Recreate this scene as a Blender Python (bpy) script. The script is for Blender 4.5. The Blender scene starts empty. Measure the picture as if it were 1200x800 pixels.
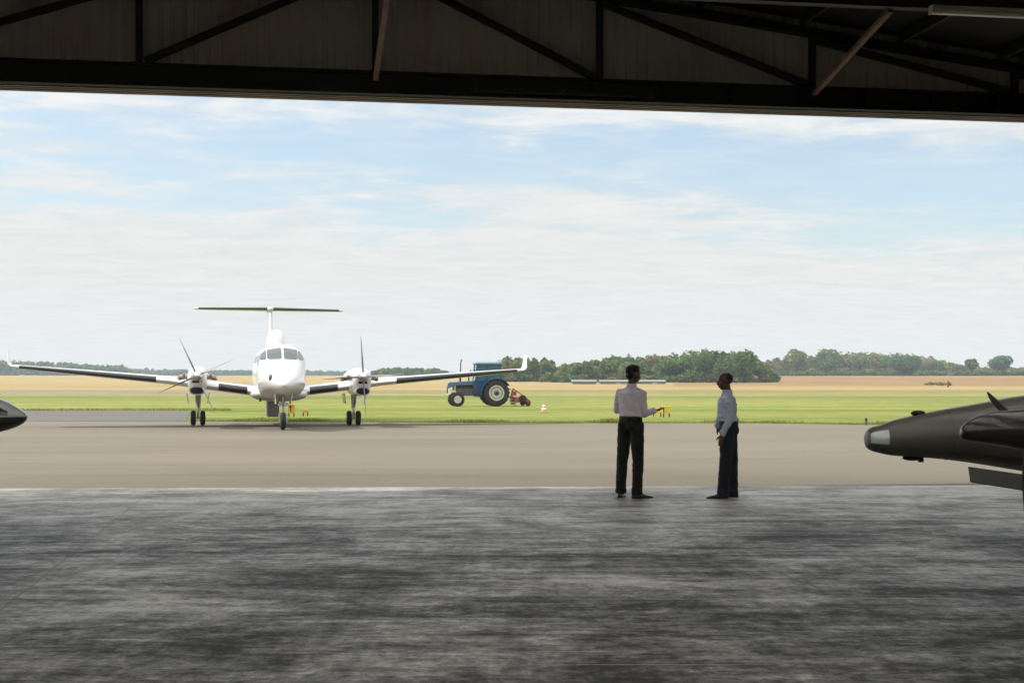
import bpy, bmesh, math, random
import numpy as np
from mathutils import Vector, Matrix, noise as mnoise
random.seed(11)
R = math.radians
scene = bpy.context.scene
COL = scene.collection

# ------------------------------------------------------------------ camera
FPX, HY, CH = 1600.0, 442.5, 1.62          # focal length in photo pixels, horizon row, eye height
cam_d = bpy.data.cameras.new('camera'); cam = bpy.data.objects.new('camera', cam_d); COL.objects.link(cam)
cam.location = (0, 0, CH); cam.rotation_euler = (R(90), 0, 0)
cam_d.sensor_width = 36; cam_d.lens = 36*FPX/1200; cam_d.shift_y = (HY-400)/1200
cam_d.clip_start = .1; cam_d.clip_end = 12000
scene.camera = cam

def at(px, Y, z=0.0):                        # ground position seen in column px at distance Y
    return Vector(((px-600)/FPX*Y, Y, z))
def zat(py, Y): return CH + (HY-py)/FPX*Y    # height seen in row py at distance Y

# ------------------------------------------------------------------ materials
def nodes_of(m):
    m.use_nodes = True
    nt = m.node_tree
    return nt, nt.nodes, nt.links
def mat(name, col, rough=.5, metal=0, var=.12, scale=3.0, bump=0.0, bscale=40, coat=0, col2=None, spec=.5):
    m = bpy.data.materials.new(name); nt, N, L = nodes_of(m)
    b = N['Principled BSDF']
    b.inputs['Roughness'].default_value = rough; b.inputs['Metallic'].default_value = metal
    b.inputs['Coat Weight'].default_value = coat; b.inputs['Coat Roughness'].default_value = .08
    b.inputs['Specular IOR Level'].default_value = spec
    tc = N.new('ShaderNodeTexCoord')
    n = N.new('ShaderNodeTexNoise'); n.inputs['Scale'].default_value = scale; n.inputs['Detail'].default_value = 5
    L.new(tc.outputs['Object'], n.inputs['Vector'])
    r = N.new('ShaderNodeValToRGB'); r.color_ramp.elements[0].position = .3; r.color_ramp.elements[1].position = .7
    c = col; d = col2 or col
    r.color_ramp.elements[0].color = (c[0]*(1-var), c[1]*(1-var), c[2]*(1-var), 1)
    r.color_ramp.elements[1].color = (min(1, d[0]*(1+var)), min(1, d[1]*(1+var)), min(1, d[2]*(1+var)), 1)
    L.new(n.outputs['Fac'], r.inputs['Fac']); L.new(r.outputs['Color'], b.inputs['Base Color'])
    if bump:
        n2 = N.new('ShaderNodeTexNoise'); n2.inputs['Scale'].default_value = bscale; n2.inputs['Detail'].default_value = 4
        L.new(tc.outputs['Object'], n2.inputs['Vector'])
        bp = N.new('ShaderNodeBump'); bp.inputs['Strength'].default_value = bump; bp.inputs['Distance'].default_value = .02
        L.new(n2.outputs['Fac'], bp.inputs['Height']); L.new(bp.outputs['Normal'], b.inputs['Normal'])
    return m

M = {}
M['white_paint'] = mat('white_paint', (.64, .64, .63), .28, var=.03, scale=1.2, coat=.5)
M['grey_paint'] = mat('grey_paint', (.42, .43, .44), .4, var=.08)
M['boot'] = mat('boot', (.018, .018, .02), .42, var=.2)
M['tail_boot'] = mat('tail_boot', (.045, .045, .035), .5, var=.2)
M['rubber'] = mat('rubber', (.014, .014, .015), .75, var=.25, scale=12)
M['metal'] = mat('metal', (.62, .62, .62), .3, .9, var=.1, scale=6)
M['dark_metal'] = mat('dark_metal', (.10, .10, .105), .4, .5, var=.2, scale=6)
M['blade'] = mat('blade', (.22, .22, .23), .32, .5, var=.12, scale=4)
M['exhaust'] = mat('exhaust', (.38, .33, .28), .35, .85, var=.2, scale=9)
M['dark_hole'] = mat('dark_hole', (.008, .008, .008), .9, var=.1)
M['glass'] = mat('glass', (.045, .055, .065), .10, 0, var=.35, scale=1.6, coat=.6)
M['lamp_glass'] = mat('lamp_glass', (.62, .66, .68), .1, .2, var=.05)
M['hangar_plane'] = mat('hangar_plane', (.098, .092, .080), .45, 0, var=.1, scale=2.2, coat=.25)
M['spinner'] = mat('spinner', (.022, .020, .020), .28, 0, var=.15, coat=.5)
M['hangar_plane_dark'] = mat('hangar_plane_dark', (.03, .03, .03), .32, 0, var=.15, coat=.3)
M['left_plane'] = mat('left_plane', (.33, .35, .35), .25, 0, var=.05, coat=.5)
M['left_plane_shade'] = mat('left_plane_shade', (.03, .036, .036), .3, 0, var=.15, coat=.3)  # shade under the nose put into the colour
M['steel_dark'] = mat('steel_dark', (.035, .03, .028), .65, 0, var=.35, scale=2)
M['steel_black'] = mat('steel_black', (.012, .012, .013), .7, 0, var=.3, scale=2)
M['rust_steel'] = mat('rust_steel', (.17, .11, .075), .7, 0, var=.3, scale=4, bump=.1)
M['track'] = mat('track', (.42, .37, .30), .6, 0, var=.25, scale=1.2)
M['roof'] = mat('roof', (.012, .011, .010), .8, 0, var=.2)
M['wall'] = mat('wall', (.09, .088, .08), .8, 0, var=.2)
M['cream'] = mat('cream', (.55, .52, .42), .5, 0, var=.08, scale=5)
M['blue_paint'] = mat('blue_paint', (.010, .048, .14), .35, 0, var=.2, scale=3, coat=.2)
M['blue_hood'] = mat('blue_hood', (.07, .14, .25), .35, 0, var=.15, scale=3, coat=.2)
M['cab_roof'] = mat('cab_roof', (.12, .22, .32), .5, 0, var=.06)
M['cab_glass'] = mat('cab_glass', (.035, .10, .13), .08, 0, var=.3, scale=2, coat=.5)
M['rim'] = mat('rim', (.50, .48, .42), .5, 0, var=.15, scale=6)
M['tyre'] = mat('tyre', (.028, .025, .023), .85, 0, var=.35, scale=9)
M['red_paint'] = mat('red_paint', (.30, .06, .035), .5, 0, var=.3, scale=5)
M['cone'] = mat('cone', (.55, .27, .16), .5, 0, var=.1)
M['cone_band'] = mat('cone_band', (.85, .85, .82), .4, 0, var=.04)
M['sign_yellow'] = mat('sign_yellow', (.66, .50, .05), .5, 0, var=.08)
M['sign_orange'] = mat('sign_orange', (.62, .36, .05), .5, 0, var=.1)
M['black'] = mat('black', (.012, .012, .012), .6, 0, var=.2)
M['skin_a'] = mat('skin_a', (.12, .060, .040), .5, 0, var=.12, scale=9, bump=.05, bscale=120)
M['skin_b'] = mat('skin_b', (.13, .062, .040), .45, 0, var=.12, scale=9, bump=.05, bscale=120)
M['hair'] = mat('hair', (.009, .007, .006), .7, 0, var=.3, scale=60, bump=.4, bscale=160)
M['stubble'] = mat('stubble', (.035, .02, .015), .6, 0, var=.2, scale=90)
M['shirt_a'] = mat('shirt_a', (.74, .67, .77), .85, 0, var=.05, scale=6, bump=.1, bscale=90)
M['shirt_b'] = mat('shirt_b', (.52, .57, .70), .85, 0, var=.05, scale=6, bump=.1, bscale=90)
M['trousers_a'] = mat('trousers_a', (.010, .010, .012), .85, 0, var=.2, bump=.1, bscale=90)
M['trousers_b'] = mat('trousers_b', (.016, .020, .032), .85, 0, var=.2, bump=.1, bscale=90)
M['shoe'] = mat('shoe', (.012, .010, .010), .3, 0, var=.2)
M['shed'] = mat('shed', (.17, .18, .15), .6, 0, var=.06, scale=.2)
M['trunk'] = mat('trunk', (.09, .07, .05), .9, 0, var=.3)
M['post_wood'] = mat('post_wood', (.10, .07, .05), .9, 0, var=.3)

def ramp(N, pts, interp='LINEAR'):
    r = N.new('ShaderNodeValToRGB'); cr = r.color_ramp; cr.interpolation = interp
    while len(cr.elements) < len(pts): cr.elements.new(.5)
    for e, (p, c) in zip(cr.elements, pts):
        e.position = p; e.color = (c[0], c[1], c[2], 1) if len(c) == 3 else c
    return r
def noise_node(N, L, vec, scale, detail=6, rough=.55, dist=0, dim='3D'):
    n = N.new('ShaderNodeTexNoise'); n.inputs['Scale'].default_value = scale
    n.inputs['Detail'].default_value = detail; n.inputs['Roughness'].default_value = rough
    n.inputs['Distortion'].default_value = dist
    L.new(vec, n.inputs['Vector']); return n
def mapping(N, L, vec, scale=(1, 1, 1), rot=(0, 0, 0), loc=(0, 0, 0)):
    m = N.new('ShaderNodeMapping'); m.inputs['Scale'].default_value = scale
    m.inputs['Rotation'].default_value = rot; m.inputs['Location'].default_value = loc
    L.new(vec, m.inputs['Vector']); return m.outputs['Vector']
def mixc(N, L, fac, a, b, mode='MIX'):
    m = N.new('ShaderNodeMix'); m.data_type = 'RGBA'; m.blend_type = mode
    for sock, v in ((m.inputs[0], fac), (m.inputs[6], a), (m.inputs[7], b)):
        if isinstance(v, (int, float)): sock.default_value = v
        elif isinstance(v, tuple): sock.default_value = (v[0], v[1], v[2], 1)
        else: L.new(v, sock)
    return m.outputs[2]
def math_n(N, L, op, a, b=None, c=None, clamp=False):
    m = N.new('ShaderNodeMath'); m.operation = op; m.use_clamp = clamp
    for i, v in enumerate((a, b, c)):
        if v is None: continue
        if isinstance(v, (int, float)): m.inputs[i].default_value = v
        else: L.new(v, m.inputs[i])
    return m.outputs[0]

def floor_material():
    m = bpy.data.materials.new('stained_concrete'); nt, N, L = nodes_of(m); b = N['Principled BSDF']
    g = N.new('ShaderNodeNewGeometry').outputs['Position']
    def stretch(o, lo, hi, w, acc=None):
        q = N.new('ShaderNodeMapRange'); q.inputs[1].default_value = lo; q.inputs[2].default_value = hi
        L.new(o, q.inputs[0])
        return math_n(N, L, 'MULTIPLY', q.outputs[0], w) if acc is None else math_n(N, L, 'MULTIPLY_ADD', q.outputs[0], w, acc)
    big = noise_node(N, L, mapping(N, L, g, (.8, 1, 1), (0, 0, R(12))), .38, 4, .6, .6)
    mid = noise_node(N, L, mapping(N, L, g, (.8, 1, 1), (0, 0, R(15)), (3, 1, 0)), 1.0, 8, .72, .5)
    fine = noise_node(N, L, mapping(N, L, g, (.7, 1, 1), (0, 0, R(-17))), 3.6, 9, .80, .6)
    grit = noise_node(N, L, g, 11, 6, .85)
    scr = noise_node(N, L, mapping(N, L, g, (.12, 1.4, 1), (0, 0, R(4))), 3.2, 7, .75, .25)
    scr2 = noise_node(N, L, mapping(N, L, g, (2.4, .12, 1), (0, 0, R(38))), 3, 5, .7, .6)
    s = stretch(big.outputs['Fac'], .32, .68, .20)
    s = stretch(mid.outputs['Fac'], .32, .68, .26, s)
    s = stretch(fine.outputs['Fac'], .32, .68, .20, s)
    s = stretch(grit.outputs['Fac'], .34, .66, .16, s)
    s = stretch(scr.outputs['Fac'], .34, .66, .16, s)
    s = stretch(scr2.outputs['Fac'], .40, .70, .04, s)
    s = math_n(N, L, 'ADD', s, .02)
    # stain value shifted darker further in, imitating daylight falling off from the doorway
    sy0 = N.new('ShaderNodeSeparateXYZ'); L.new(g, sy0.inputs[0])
    falloff = N.new('ShaderNodeMapRange'); falloff.inputs[1].default_value = 4; falloff.inputs[2].default_value = 16; falloff.inputs[3].default_value = -.085; falloff.inputs[4].default_value = .03
    L.new(sy0.outputs['Y'], falloff.inputs[0]); s = math_n(N, L, 'ADD', s, falloff.outputs[0])
    r = ramp(N, [(.32, (.015, .0128, .010)), (.42, (.034, .030, .025)), (.49, (.070, .064, .055)), (.555, (.135, .126, .111)), (.615, (.24, .226, .200)), (.72, (.43, .405, .36))])
    L.new(s, r.inputs['Fac'])
    # small dark specks and oil drips
    vo = N.new('ShaderNodeTexVoronoi'); vo.inputs['Scale'].default_value = 1.1; L.new(g, vo.inputs['Vector'])
    sp = math_n(N, L, 'LESS_THAN', vo.outputs['Distance'], .045)
    gate = noise_node(N, L, g, .7, 2); gt = math_n(N, L, 'GREATER_THAN', gate.outputs['Fac'], .56)
    spm = math_n(N, L, 'MULTIPLY', math_n(N, L, 'MULTIPLY', sp, gt), .8)
    c = mixc(N, L, spm, r.outputs['Color'], (.02, .018, .016))
    # pale scratches and drag marks in several directions, dark tyre arcs
    for ang, sc_, thr, col_, k_ in ((22, 1.3, .70, (.42, .40, .36), .55), (-33, 1.0, .71, (.40, .38, .34), .5), (75, .9, .72, (.03, .027, .024), .5), (8, 1.6, .70, (.025, .022, .02), .5)):
        q = noise_node(N, L, mapping(N, L, g, (.16*sc_, 9*sc_, 1), (0, 0, R(ang)), (ang, 3, 0)), 1, 2, .5, .15)
        gq = noise_node(N, L, mapping(N, L, g, (1, 1, 1), (0, 0, 0), (ang*.3, 1, 0)), .45, 2)
        q = math_n(N, L, 'MULTIPLY', math_n(N, L, 'GREATER_THAN', q.outputs['Fac'], thr), math_n(N, L, 'GREATER_THAN', gq.outputs['Fac'], .50))
        c = mixc(N, L, math_n(N, L, 'MULTIPLY', q, k_), c, col_)
    # slab joints running across and along the hangar
    vj = mapping(N, L, g, (1, 1, 1), (0, 0, R(-9.03)), (2, 0, 0))
    sx = N.new('ShaderNodeSeparateXYZ'); L.new(vj, sx.inputs[0])
    wob = noise_node(N, L, g, 1.5, 4)
    for ax, per in (('X', 6.0), ('Y', 6.0)):
        q = math_n(N, L, 'MULTIPLY_ADD', wob.outputs['Fac'], .05, sx.outputs[ax])
        q = math_n(N, L, 'PINGPONG', q, per/2)
        q = math_n(N, L, 'LESS_THAN', q, .012)
        c = mixc(N, L, math_n(N, L, 'MULTIPLY', q, .55), c, (.03, .028, .026))
    # floor colour lightened toward the outer lip, standing in for light from the doorway
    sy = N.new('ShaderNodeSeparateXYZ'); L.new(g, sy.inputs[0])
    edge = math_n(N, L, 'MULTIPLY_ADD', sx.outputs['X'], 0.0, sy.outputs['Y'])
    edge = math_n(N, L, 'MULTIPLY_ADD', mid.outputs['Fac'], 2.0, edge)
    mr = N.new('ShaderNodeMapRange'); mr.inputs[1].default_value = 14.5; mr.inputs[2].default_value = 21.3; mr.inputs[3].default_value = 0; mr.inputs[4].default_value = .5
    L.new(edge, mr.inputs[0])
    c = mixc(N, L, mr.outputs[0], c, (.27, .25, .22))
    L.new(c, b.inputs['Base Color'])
    rr = N.new('ShaderNodeMapRange'); rr.inputs[1].default_value = .2; rr.inputs[2].default_value = .8; rr.inputs[3].default_value = .62; rr.inputs[4].default_value = .45
    L.new(s, rr.inputs[0]); L.new(rr.outputs[0], b.inputs['Roughness'])
    sp_ = N.new('ShaderNodeMapRange'); sp_.inputs[1].default_value = .40; sp_.inputs[2].default_value = .64; sp_.inputs[3].default_value = .06; sp_.inputs[4].default_value = .62
    L.new(s, sp_.inputs[0]); L.new(sp_.outputs[0], b.inputs['Specular IOR Level'])
    bp = N.new('ShaderNodeBump'); bp.inputs['Strength'].default_value = .6; bp.inputs['Distance'].default_value = .01
    L.new(s, bp.inputs['Height']); L.new(bp.outputs['Normal'], b.inputs['Normal'])
    return m
def apron_material(name, base, var, lines=True):
    m = bpy.data.materials.new(name); nt, N, L = nodes_of(m); b = N['Principled BSDF']
    g = N.new('ShaderNodeNewGeometry').outputs['Position']
    n1 = noise_node(N, L, mapping(N, L, g, (.35, 1, 1)), .25, 6, .6)
    n2 = noise_node(N, L, g, 9, 6, .8)
    n3 = noise_node(N, L, mapping(N, L, g, (.06, 1, 1), (0, 0, R(3))), 1.3, 5, .6)
    s = math_n(N, L, 'MULTIPLY', n1.outputs['Fac'], .4)
    s = math_n(N, L, 'MULTIPLY_ADD', n2.outputs['Fac'], .35, s)
    s = math_n(N, L, 'MULTIPLY_ADD', n3.outputs['Fac'], .3, s)
    r = ramp(N, [(.35, tuple(k*(1-var) for k in base)), (.52, base), (.72, tuple(k*(1+var) for k in base))])
    L.new(s, r.inputs['Fac']); c = r.outputs['Color']
    if lines:
        sy = N.new('ShaderNodeSeparateXYZ'); L.new(g, sy.inputs[0])
        wob = noise_node(N, L, mapping(N, L, g, (.3, 0, 0)), 1, 5)
        q = math_n(N, L, 'MULTIPLY_ADD', wob.outputs['Fac'], .25, sy.outputs['Y'])
        gate = noise_node(N, L, mapping(N, L, g, (.15, .6, 1)), 1, 3)
        for y0, w, k in ((20.95, .03, .35), (22.75, .022, .5), (27.3, .04, .3), (31.6, .06, .22), (36.4, .05, .25), (42.3, .08, .22)):
            d = math_n(N, L, 'ABSOLUTE', math_n(N, L, 'SUBTRACT', q, y0+.12))
            d = math_n(N, L, 'LESS_THAN', d, w)
            d = math_n(N, L, 'MULTIPLY', d, math_n(N, L, 'GREATER_THAN', gate.outputs['Fac'], .42))
            c = mixc(N, L, math_n(N, L, 'MULTIPLY', d, k), c, (.05, .045, .04))
    tm = noise_node(N, L, mapping(N, L, g, (.02, 2.2, 1), (0, 0, R(-3)), (5, 0, 0)), 1, 3, .6)
    r3 = ramp(N, [(.60, (0, 0, 0)), (.68, (1, 1, 1))]); L.new(tm.outputs['Fac'], r3.inputs['Fac'])
    c = mixc(N, L, math_n(N, L, 'MULTIPLY', r3.outputs['Color'], .22), c, (.06, .055, .05))
    # oil spots
    ns = noise_node(N, L, mapping(N, L, g, (1, 1, 1), (0, 0, 0), (9, 4, 0)), .8, 3, .5)
    r2 = ramp(N, [(.70, (0, 0, 0)), (.76, (1, 1, 1))]); L.new(ns.outputs['Fac'], r2.inputs['Fac'])
    c = mixc(N, L, math_n(N, L, 'MULTIPLY', r2.outputs['Color'], .25), c, (.06, .055, .05))
    L.new(c, b.inputs['Base Color']); b.inputs['Roughness'].default_value = .9; b.inputs['Specular IOR Level'].default_value = .2
    bp = N.new('ShaderNodeBump'); bp.inputs['Strength'].default_value = .3; bp.inputs['Distance'].default_value = .01
    L.new(n2.outputs['Fac'], bp.inputs['Height']); L.new(bp.outputs['Normal'], b.inputs['Normal'])
    return m
def ground_material():
    m = bpy.data.materials.new('fields'); nt, N, L = nodes_of(m); b = N['Principled BSDF']
    g = N.new('ShaderNodeNewGeometry').outputs['Position']
    sy = N.new('ShaderNodeSeparateXYZ'); L.new(g, sy.inputs[0])
    wob = noise_node(N, L, mapping(N, L, g, (.012, .05, 1)), 1, 5, .6)
    y = math_n(N, L, 'MULTIPLY_ADD', math_n(N, L, 'SUBTRACT', wob.outputs['Fac'], .5), 10, sy.outputs['Y'])
    t = math_n(N, L, 'DIVIDE', y, 400.0)
    G1, G2, G3 = (.155, .178, .052), (.190, .205, .066), (.225, .215, .095)
    ST, ST2 = (.285, .215, .105), (.31, .24, .125)
    r = ramp(N, [(0.115, (.12, .155, .03)), (.135, G1), (.16, G2), (.172, (.13, .175, .03)), (.185, G2), (.24, G2), (.285, G1), (.298, (.135, .155, .045)), (.31, G3), (.385, (.20, .19, .085)),
                 (.42, (.19, .18, .08)), (.46, (.25, .20, .095)), (.5, ST2), (.62, ST), (1, ST2)])
    L.new(t, r.inputs['Fac']); c = r.outputs['Color']
    # left: a pale worn runway strip between the grass and the stubble
    xl = N.new('ShaderNodeMapRange'); xl.inputs[1].default_value = -28; xl.inputs[2].default_value = -6; xl.inputs[3].default_value = 1; xl.inputs[4].default_value = 0
    L.new(sy.outputs['X'], xl.inputs[0])
    band = ramp(N, [(.315, (0, 0, 0)), (.33, (1, 1, 1)), (.44, (1, 1, 1)), (.47, (0, 0, 0))]); L.new(t, band.inputs['Fac'])
    c = mixc(N, L, math_n(N, L, 'MULTIPLY', math_n(N, L, 'MULTIPLY', xl.outputs[0], band.outputs['Color']), .6), c, (.22, .19, .15))
    # right: ploughed-brown field behind the straw strip
    d1 = math_n(N, L, 'GREATER_THAN', math_n(N, L, 'MULTIPLY_ADD', math_n(N, L, 'SUBTRACT', wob.outputs['Fac'], .5), 12, sy.outputs['Y']), 268)
    d2 = math_n(N, L, 'GREATER_THAN', math_n(N, L, 'SUBTRACT', sy.outputs['X'], math_n(N, L, 'MULTIPLY', sy.outputs['Y'], .118)), 0)
    bf = noise_node(N, L, mapping(N, L, g, (.01, .05, 1)), 1, 5, .6)
    bc = ramp(N, [(.35, (.20, .130, .065)), (.65, (.265, .175, .095))]); L.new(bf.outputs['Fac'], bc.inputs['Fac'])
    c = mixc(N, L, math_n(N, L, 'MULTIPLY', d1, d2), c, bc.outputs['Color'])
    # mottling: tufts, clover and worn patches
    n1 = noise_node(N, L, mapping(N, L, g, (.3, 1, 1)), .16, 8, .75)
    n2 = noise_node(N, L, mapping(N, L, g, (.6, 1, 1)), 1.3, 8, .75)
    f1 = ramp(N, [(.32, (.62, .72, .60)), (.5, (1, 1, 1)), (.66, (1.3, 1.18, 1.15))]); L.new(n1.outputs['Fac'], f1.inputs['Fac'])
    f2 = ramp(N, [(.3, (.62, .66, .62)), (.7, (1.3, 1.25, 1.2))]); L.new(n2.outputs['Fac'], f2.inputs['Fac'])
    c = mixc(N, L, 1.0, c, f1.outputs['Color'], 'MULTIPLY'); c = mixc(N, L, 1.0, c, f2.outputs['Color'], 'MULTIPLY')
    L.new(c, b.inputs['Base Color']); b.inputs['Roughness'].default_value = 1; b.inputs['Specular IOR Level'].default_value = .05
    return m
def cladding_material():
    m = bpy.data.materials.new('ribbed_cladding'); nt, N, L = nodes_of(m); b = N['Principled BSDF']
    tc = N.new('ShaderNodeTexCoord').outputs['Object']
    n1 = noise_node(N, L, mapping(N, L, tc, (2.2, .1, .05)), 1, 4, .7)
    n2 = noise_node(N, L, mapping(N, L, tc, (.35, .1, .3)), 1, 4, .6)
    r = ramp(N, [(.3, (.46, .41, .34)), (.5, (.62, .58, .48)), (.62, (.60, .49, .40)), (.75, (.70, .68, .58))])
    s = math_n(N, L, 'MULTIPLY_ADD', n2.outputs['Fac'], .5, math_n(N, L, 'MULTIPLY', n1.outputs['Fac'], .5))
    L.new(s, r.inputs['Fac']); L.new(r.outputs['Color'], b.inputs['Base Color']); b.inputs['Roughness'].default_value = .65
    return m
def fill_panel_material():  # translucent panels added to let fill light into the hangar
    m = bpy.data.materials.new('translucent_fill_panel'); nt, N, L = nodes_of(m)
    tr = N.new('ShaderNodeBsdfTranslucent'); tr.inputs['Color'].default_value = (.80, .79, .76, 1)
    L.new(tr.outputs[0], N['Material Output'].inputs['Surface']); return m
M['fill_panel'] = fill_panel_material()
def leaf_material(name, tint=(1, 1, 1)):
    m = bpy.data.materials.new(name); nt, N, L = nodes_of(m); b = N['Principled BSDF']
    a = N.new('ShaderNodeAttribute'); a.attribute_name = 'tint'
    c = mixc(N, L, 1.0, a.outputs['Color'], tint, 'MULTIPLY')
    L.new(c, b.inputs['Base Color']); b.inputs['Roughness'].default_value = .75; b.inputs['Specular IOR Level'].default_value = .15
    tr = N.new('ShaderNodeBsdfTranslucent'); L.new(c, tr.inputs['Color'])
    mx = N.new('ShaderNodeMixShader'); mx.inputs[0].default_value = .42
    L.new(b.outputs[0], mx.inputs[1]); L.new(tr.outputs[0], mx.inputs[2]); L.new(mx.outputs[0], N['Material Output'].inputs['Surface'])
    return m
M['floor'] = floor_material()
M['apron'] = apron_material('weathered_apron', (.150, .129, .098), .26)
M['taxi'] = apron_material('old_asphalt', (.112, .104, .100), .14, False)
M['ground'] = ground_material()
M['cladding'] = cladding_material()
M['leaf'] = leaf_material('foliage')

# ------------------------------------------------------------------ mesh helpers
class MB:
    def __init__(s): s.v = []; s.f = []
    def add(s, vs, fs):
        o = len(s.v); s.v += [tuple(v) for v in vs]; s.f += [tuple(i+o for i in f) for f in fs]; return s
    def box(s, c, d, rot=None):
        c = Vector(c); hx, hy, hz = d[0]/2, d[1]/2, d[2]/2
        vs = [Vector((x*hx, y*hy, z*hz)) for x in (-1, 1) for y in (-1, 1) for z in (-1, 1)]
        if rot is not None: vs = [rot @ v for v in vs]
        return s.add([v+c for v in vs], [(0, 1, 3, 2), (4, 6, 7, 5), (0, 4, 5, 1), (2, 3, 7, 6), (0, 2, 6, 4), (1, 5, 7, 3)])
    def bar(s, a, b, w, h, up=(0, 0, 1)):
        a = Vector(a); b = Vector(b); d = b-a; ln = d.length; d.normalize()
        u = Vector(up)
        if abs(d.dot(u)) > .98: u = Vector((0, 1, 0))
        x = d.cross(u).normalized(); z = x.cross(d).normalized()
        m = Matrix((x, d, z)).transposed()
        return s.box((a+b)/2, (w, ln, h), m)
    def tube(s, a, b, r0, r1=None, n=12, cap=True):
        r1 = r0 if r1 is None else r1
        a = Vector(a); b = Vector(b); d = (b-a).normalized()
        u = Vector((0, 0, 1)) if abs(d.z) < .9 else Vector((1, 0, 0))
        x = d.cross(u).normalized(); y = d.cross(x)
        vs = []
        for p, r in ((a, r0), (b, r1)):
            for i in range(n):
                t = 2*math.pi*i/n; vs.append(p+x*r*math.cos(t)+y*r*math.sin(t))
        fs = [(i, (i+1) % n, n+(i+1) % n, n+i) for i in range(n)]
        if cap: fs += [tuple(range(n))[::-1], tuple(range(n, 2*n))]
        return s.add(vs, fs)
    def path(s, pts, r, n=8):
        for p, q in zip(pts[:-1], pts[1:]): s.tube(p, q, r, r, n)
        return s
    def ell(s, c, r, seg=16, rings=10, rot=None):
        c = Vector(c); vs = []; fs = []
        for j in range(1, rings):
            ph = math.pi*j/rings
            for i in range(seg):
                t = 2*math.pi*i/seg
                v = Vector((r[0]*math.sin(ph)*math.cos(t), r[1]*math.sin(ph)*math.sin(t), r[2]*math.cos(ph)))
                if rot is not None: v = rot @ v
                vs.append(c+v)
        top = Vector((0, 0, r[2])); bot = Vector((0, 0, -r[2]))
        if rot is not None: top = rot @ top; bot = rot @ bot
        vs += [c+top, c+bot]; T = len(vs)-2; B = T+1
        for j in range(rings-2):
            for i in range(seg):
                a = j*seg+i; b_ = j*seg+(i+1) % seg
                fs.append((a, a+seg, b_+seg, b_))
        for i in range(seg):
            fs.append((T, i, (i+1) % seg)); fs.append((B, (rings-2)*seg+(i+1) % seg, (rings-2)*seg+i))
        return s.add(vs, fs)
    def cap(s, a, r0, b, r1, n=12):              # tapered capsule
        s.tube(a, b, r0, r1, n); s.ell(a, (r0,)*3, n, 8); s.ell(b, (r1,)*3, n, 8); return s
    def loft(s, rings, cap=True):
        n = len(rings[0]); vs = [p for r in rings for p in r]; fs = []
        for j in range(len(rings)-1):
            for i in range(n):
                a = j*n+i; b_ = j*n+(i+1) % n; fs.append((a, b_, b_+n, a+n))
        if cap: fs += [tuple(range(n))[::-1], tuple(range((len(rings)-1)*n, len(rings)*n))]
        return s.add(vs, fs)
    def lathe(s, prof, c, axis='Y', n=24):       # prof: (along, radius)
        rings = []
        for a_, r in prof:
            ring = []
            for i in range(n):
                t = 2*math.pi*i/n; p, q = r*math.cos(t), r*math.sin(t)
                v = {'Y': (p, a_, q), 'X': (a_, p, q), 'Z': (p, q, a_)}[axis]
                ring.append(Vector(v)+Vector(c))
            rings.append(ring)
        return s.loft(rings)
    def prism(s, pts, d):                        # pts: 3-D polygon, extruded by vector d
        n = len(pts); d = Vector(d); P = [Vector(p) for p in pts]
        vs = P+[p+d for p in P]
        return s.add(vs, [tuple(range(n))[::-1], tuple(range(n, 2*n))]+[(i, (i+1) % n, n+(i+1) % n, n+i) for i in range(n)])
    def build(s, name, m, parent=None, smooth=True, bevel=0, sub=0, angle=35):
        me = bpy.data.meshes.new(name); me.from_pydata(s.v, [], s.f)
        bm = bmesh.new(); bm.from_mesh(me); bmesh.ops.recalc_face_normals(bm, faces=bm.faces); bm.to_mesh(me); bm.free()
        me.materials.append(m)
        o = bpy.data.objects.new(name, me); COL.objects.link(o)
        if parent is not None: o.parent = parent
        if smooth:
            me.polygons.foreach_set('use_smooth', [True]*len(me.polygons))
            me.set_sharp_from_angle(angle=R(angle))
        if bevel:
            b = o.modifiers.new('bevel', 'BEVEL'); b.width = bevel; b.segments = 2; b.limit_method = 'ANGLE'; b.harden_normals = False
        return o
def tag(o, label=None, cat=None, group=None, kind=None):
    if label: o['label'] = label
    if cat: o['category'] = cat
    if group: o['group'] = group
    if kind: o['kind'] = kind
    return o
def empty(name, loc, rz=0, label=None, cat=None, group=None):
    o = bpy.data.objects.new(name, None); COL.objects.link(o); o.location = loc; o.rotation_euler = (0, 0, rz)
    o.empty_display_size = .2
    return tag(o, label, cat, group)
def copy_tree(o, parent=None):
    c = o.copy(); COL.objects.link(c); c.parent = parent
    for ch in [q for q in bpy.data.objects if q.parent == o]: copy_tree(ch, c)
    return c
def remesh(o, voxel, smooth=4, disp=None):
    """union the overlapping pieces of o into one continuous surface"""
    md = o.modifiers.new('r', 'REMESH'); md.mode = 'VOXEL'; md.voxel_size = voxel
    sm = o.modifiers.new('s', 'SMOOTH'); sm.factor = .5; sm.iterations = smooth
    dg = bpy.context.evaluated_depsgraph_get(); dg.update()
    me = bpy.data.meshes.new_from_object(o.evaluated_get(dg))
    o.modifiers.clear(); old = o.data; o.data = me; me.name = old.name; bpy.data.meshes.remove(old)
    if disp:
        nv = [(v.co.copy(), v.normal.copy()) for v in me.vertices]
        for v, (c, n) in zip(me.vertices, nv): v.co = c+n*disp(c, n)
    me.polygons.foreach_set('use_smooth', [True]*len(me.polygons)); me.update()
    return o
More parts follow.
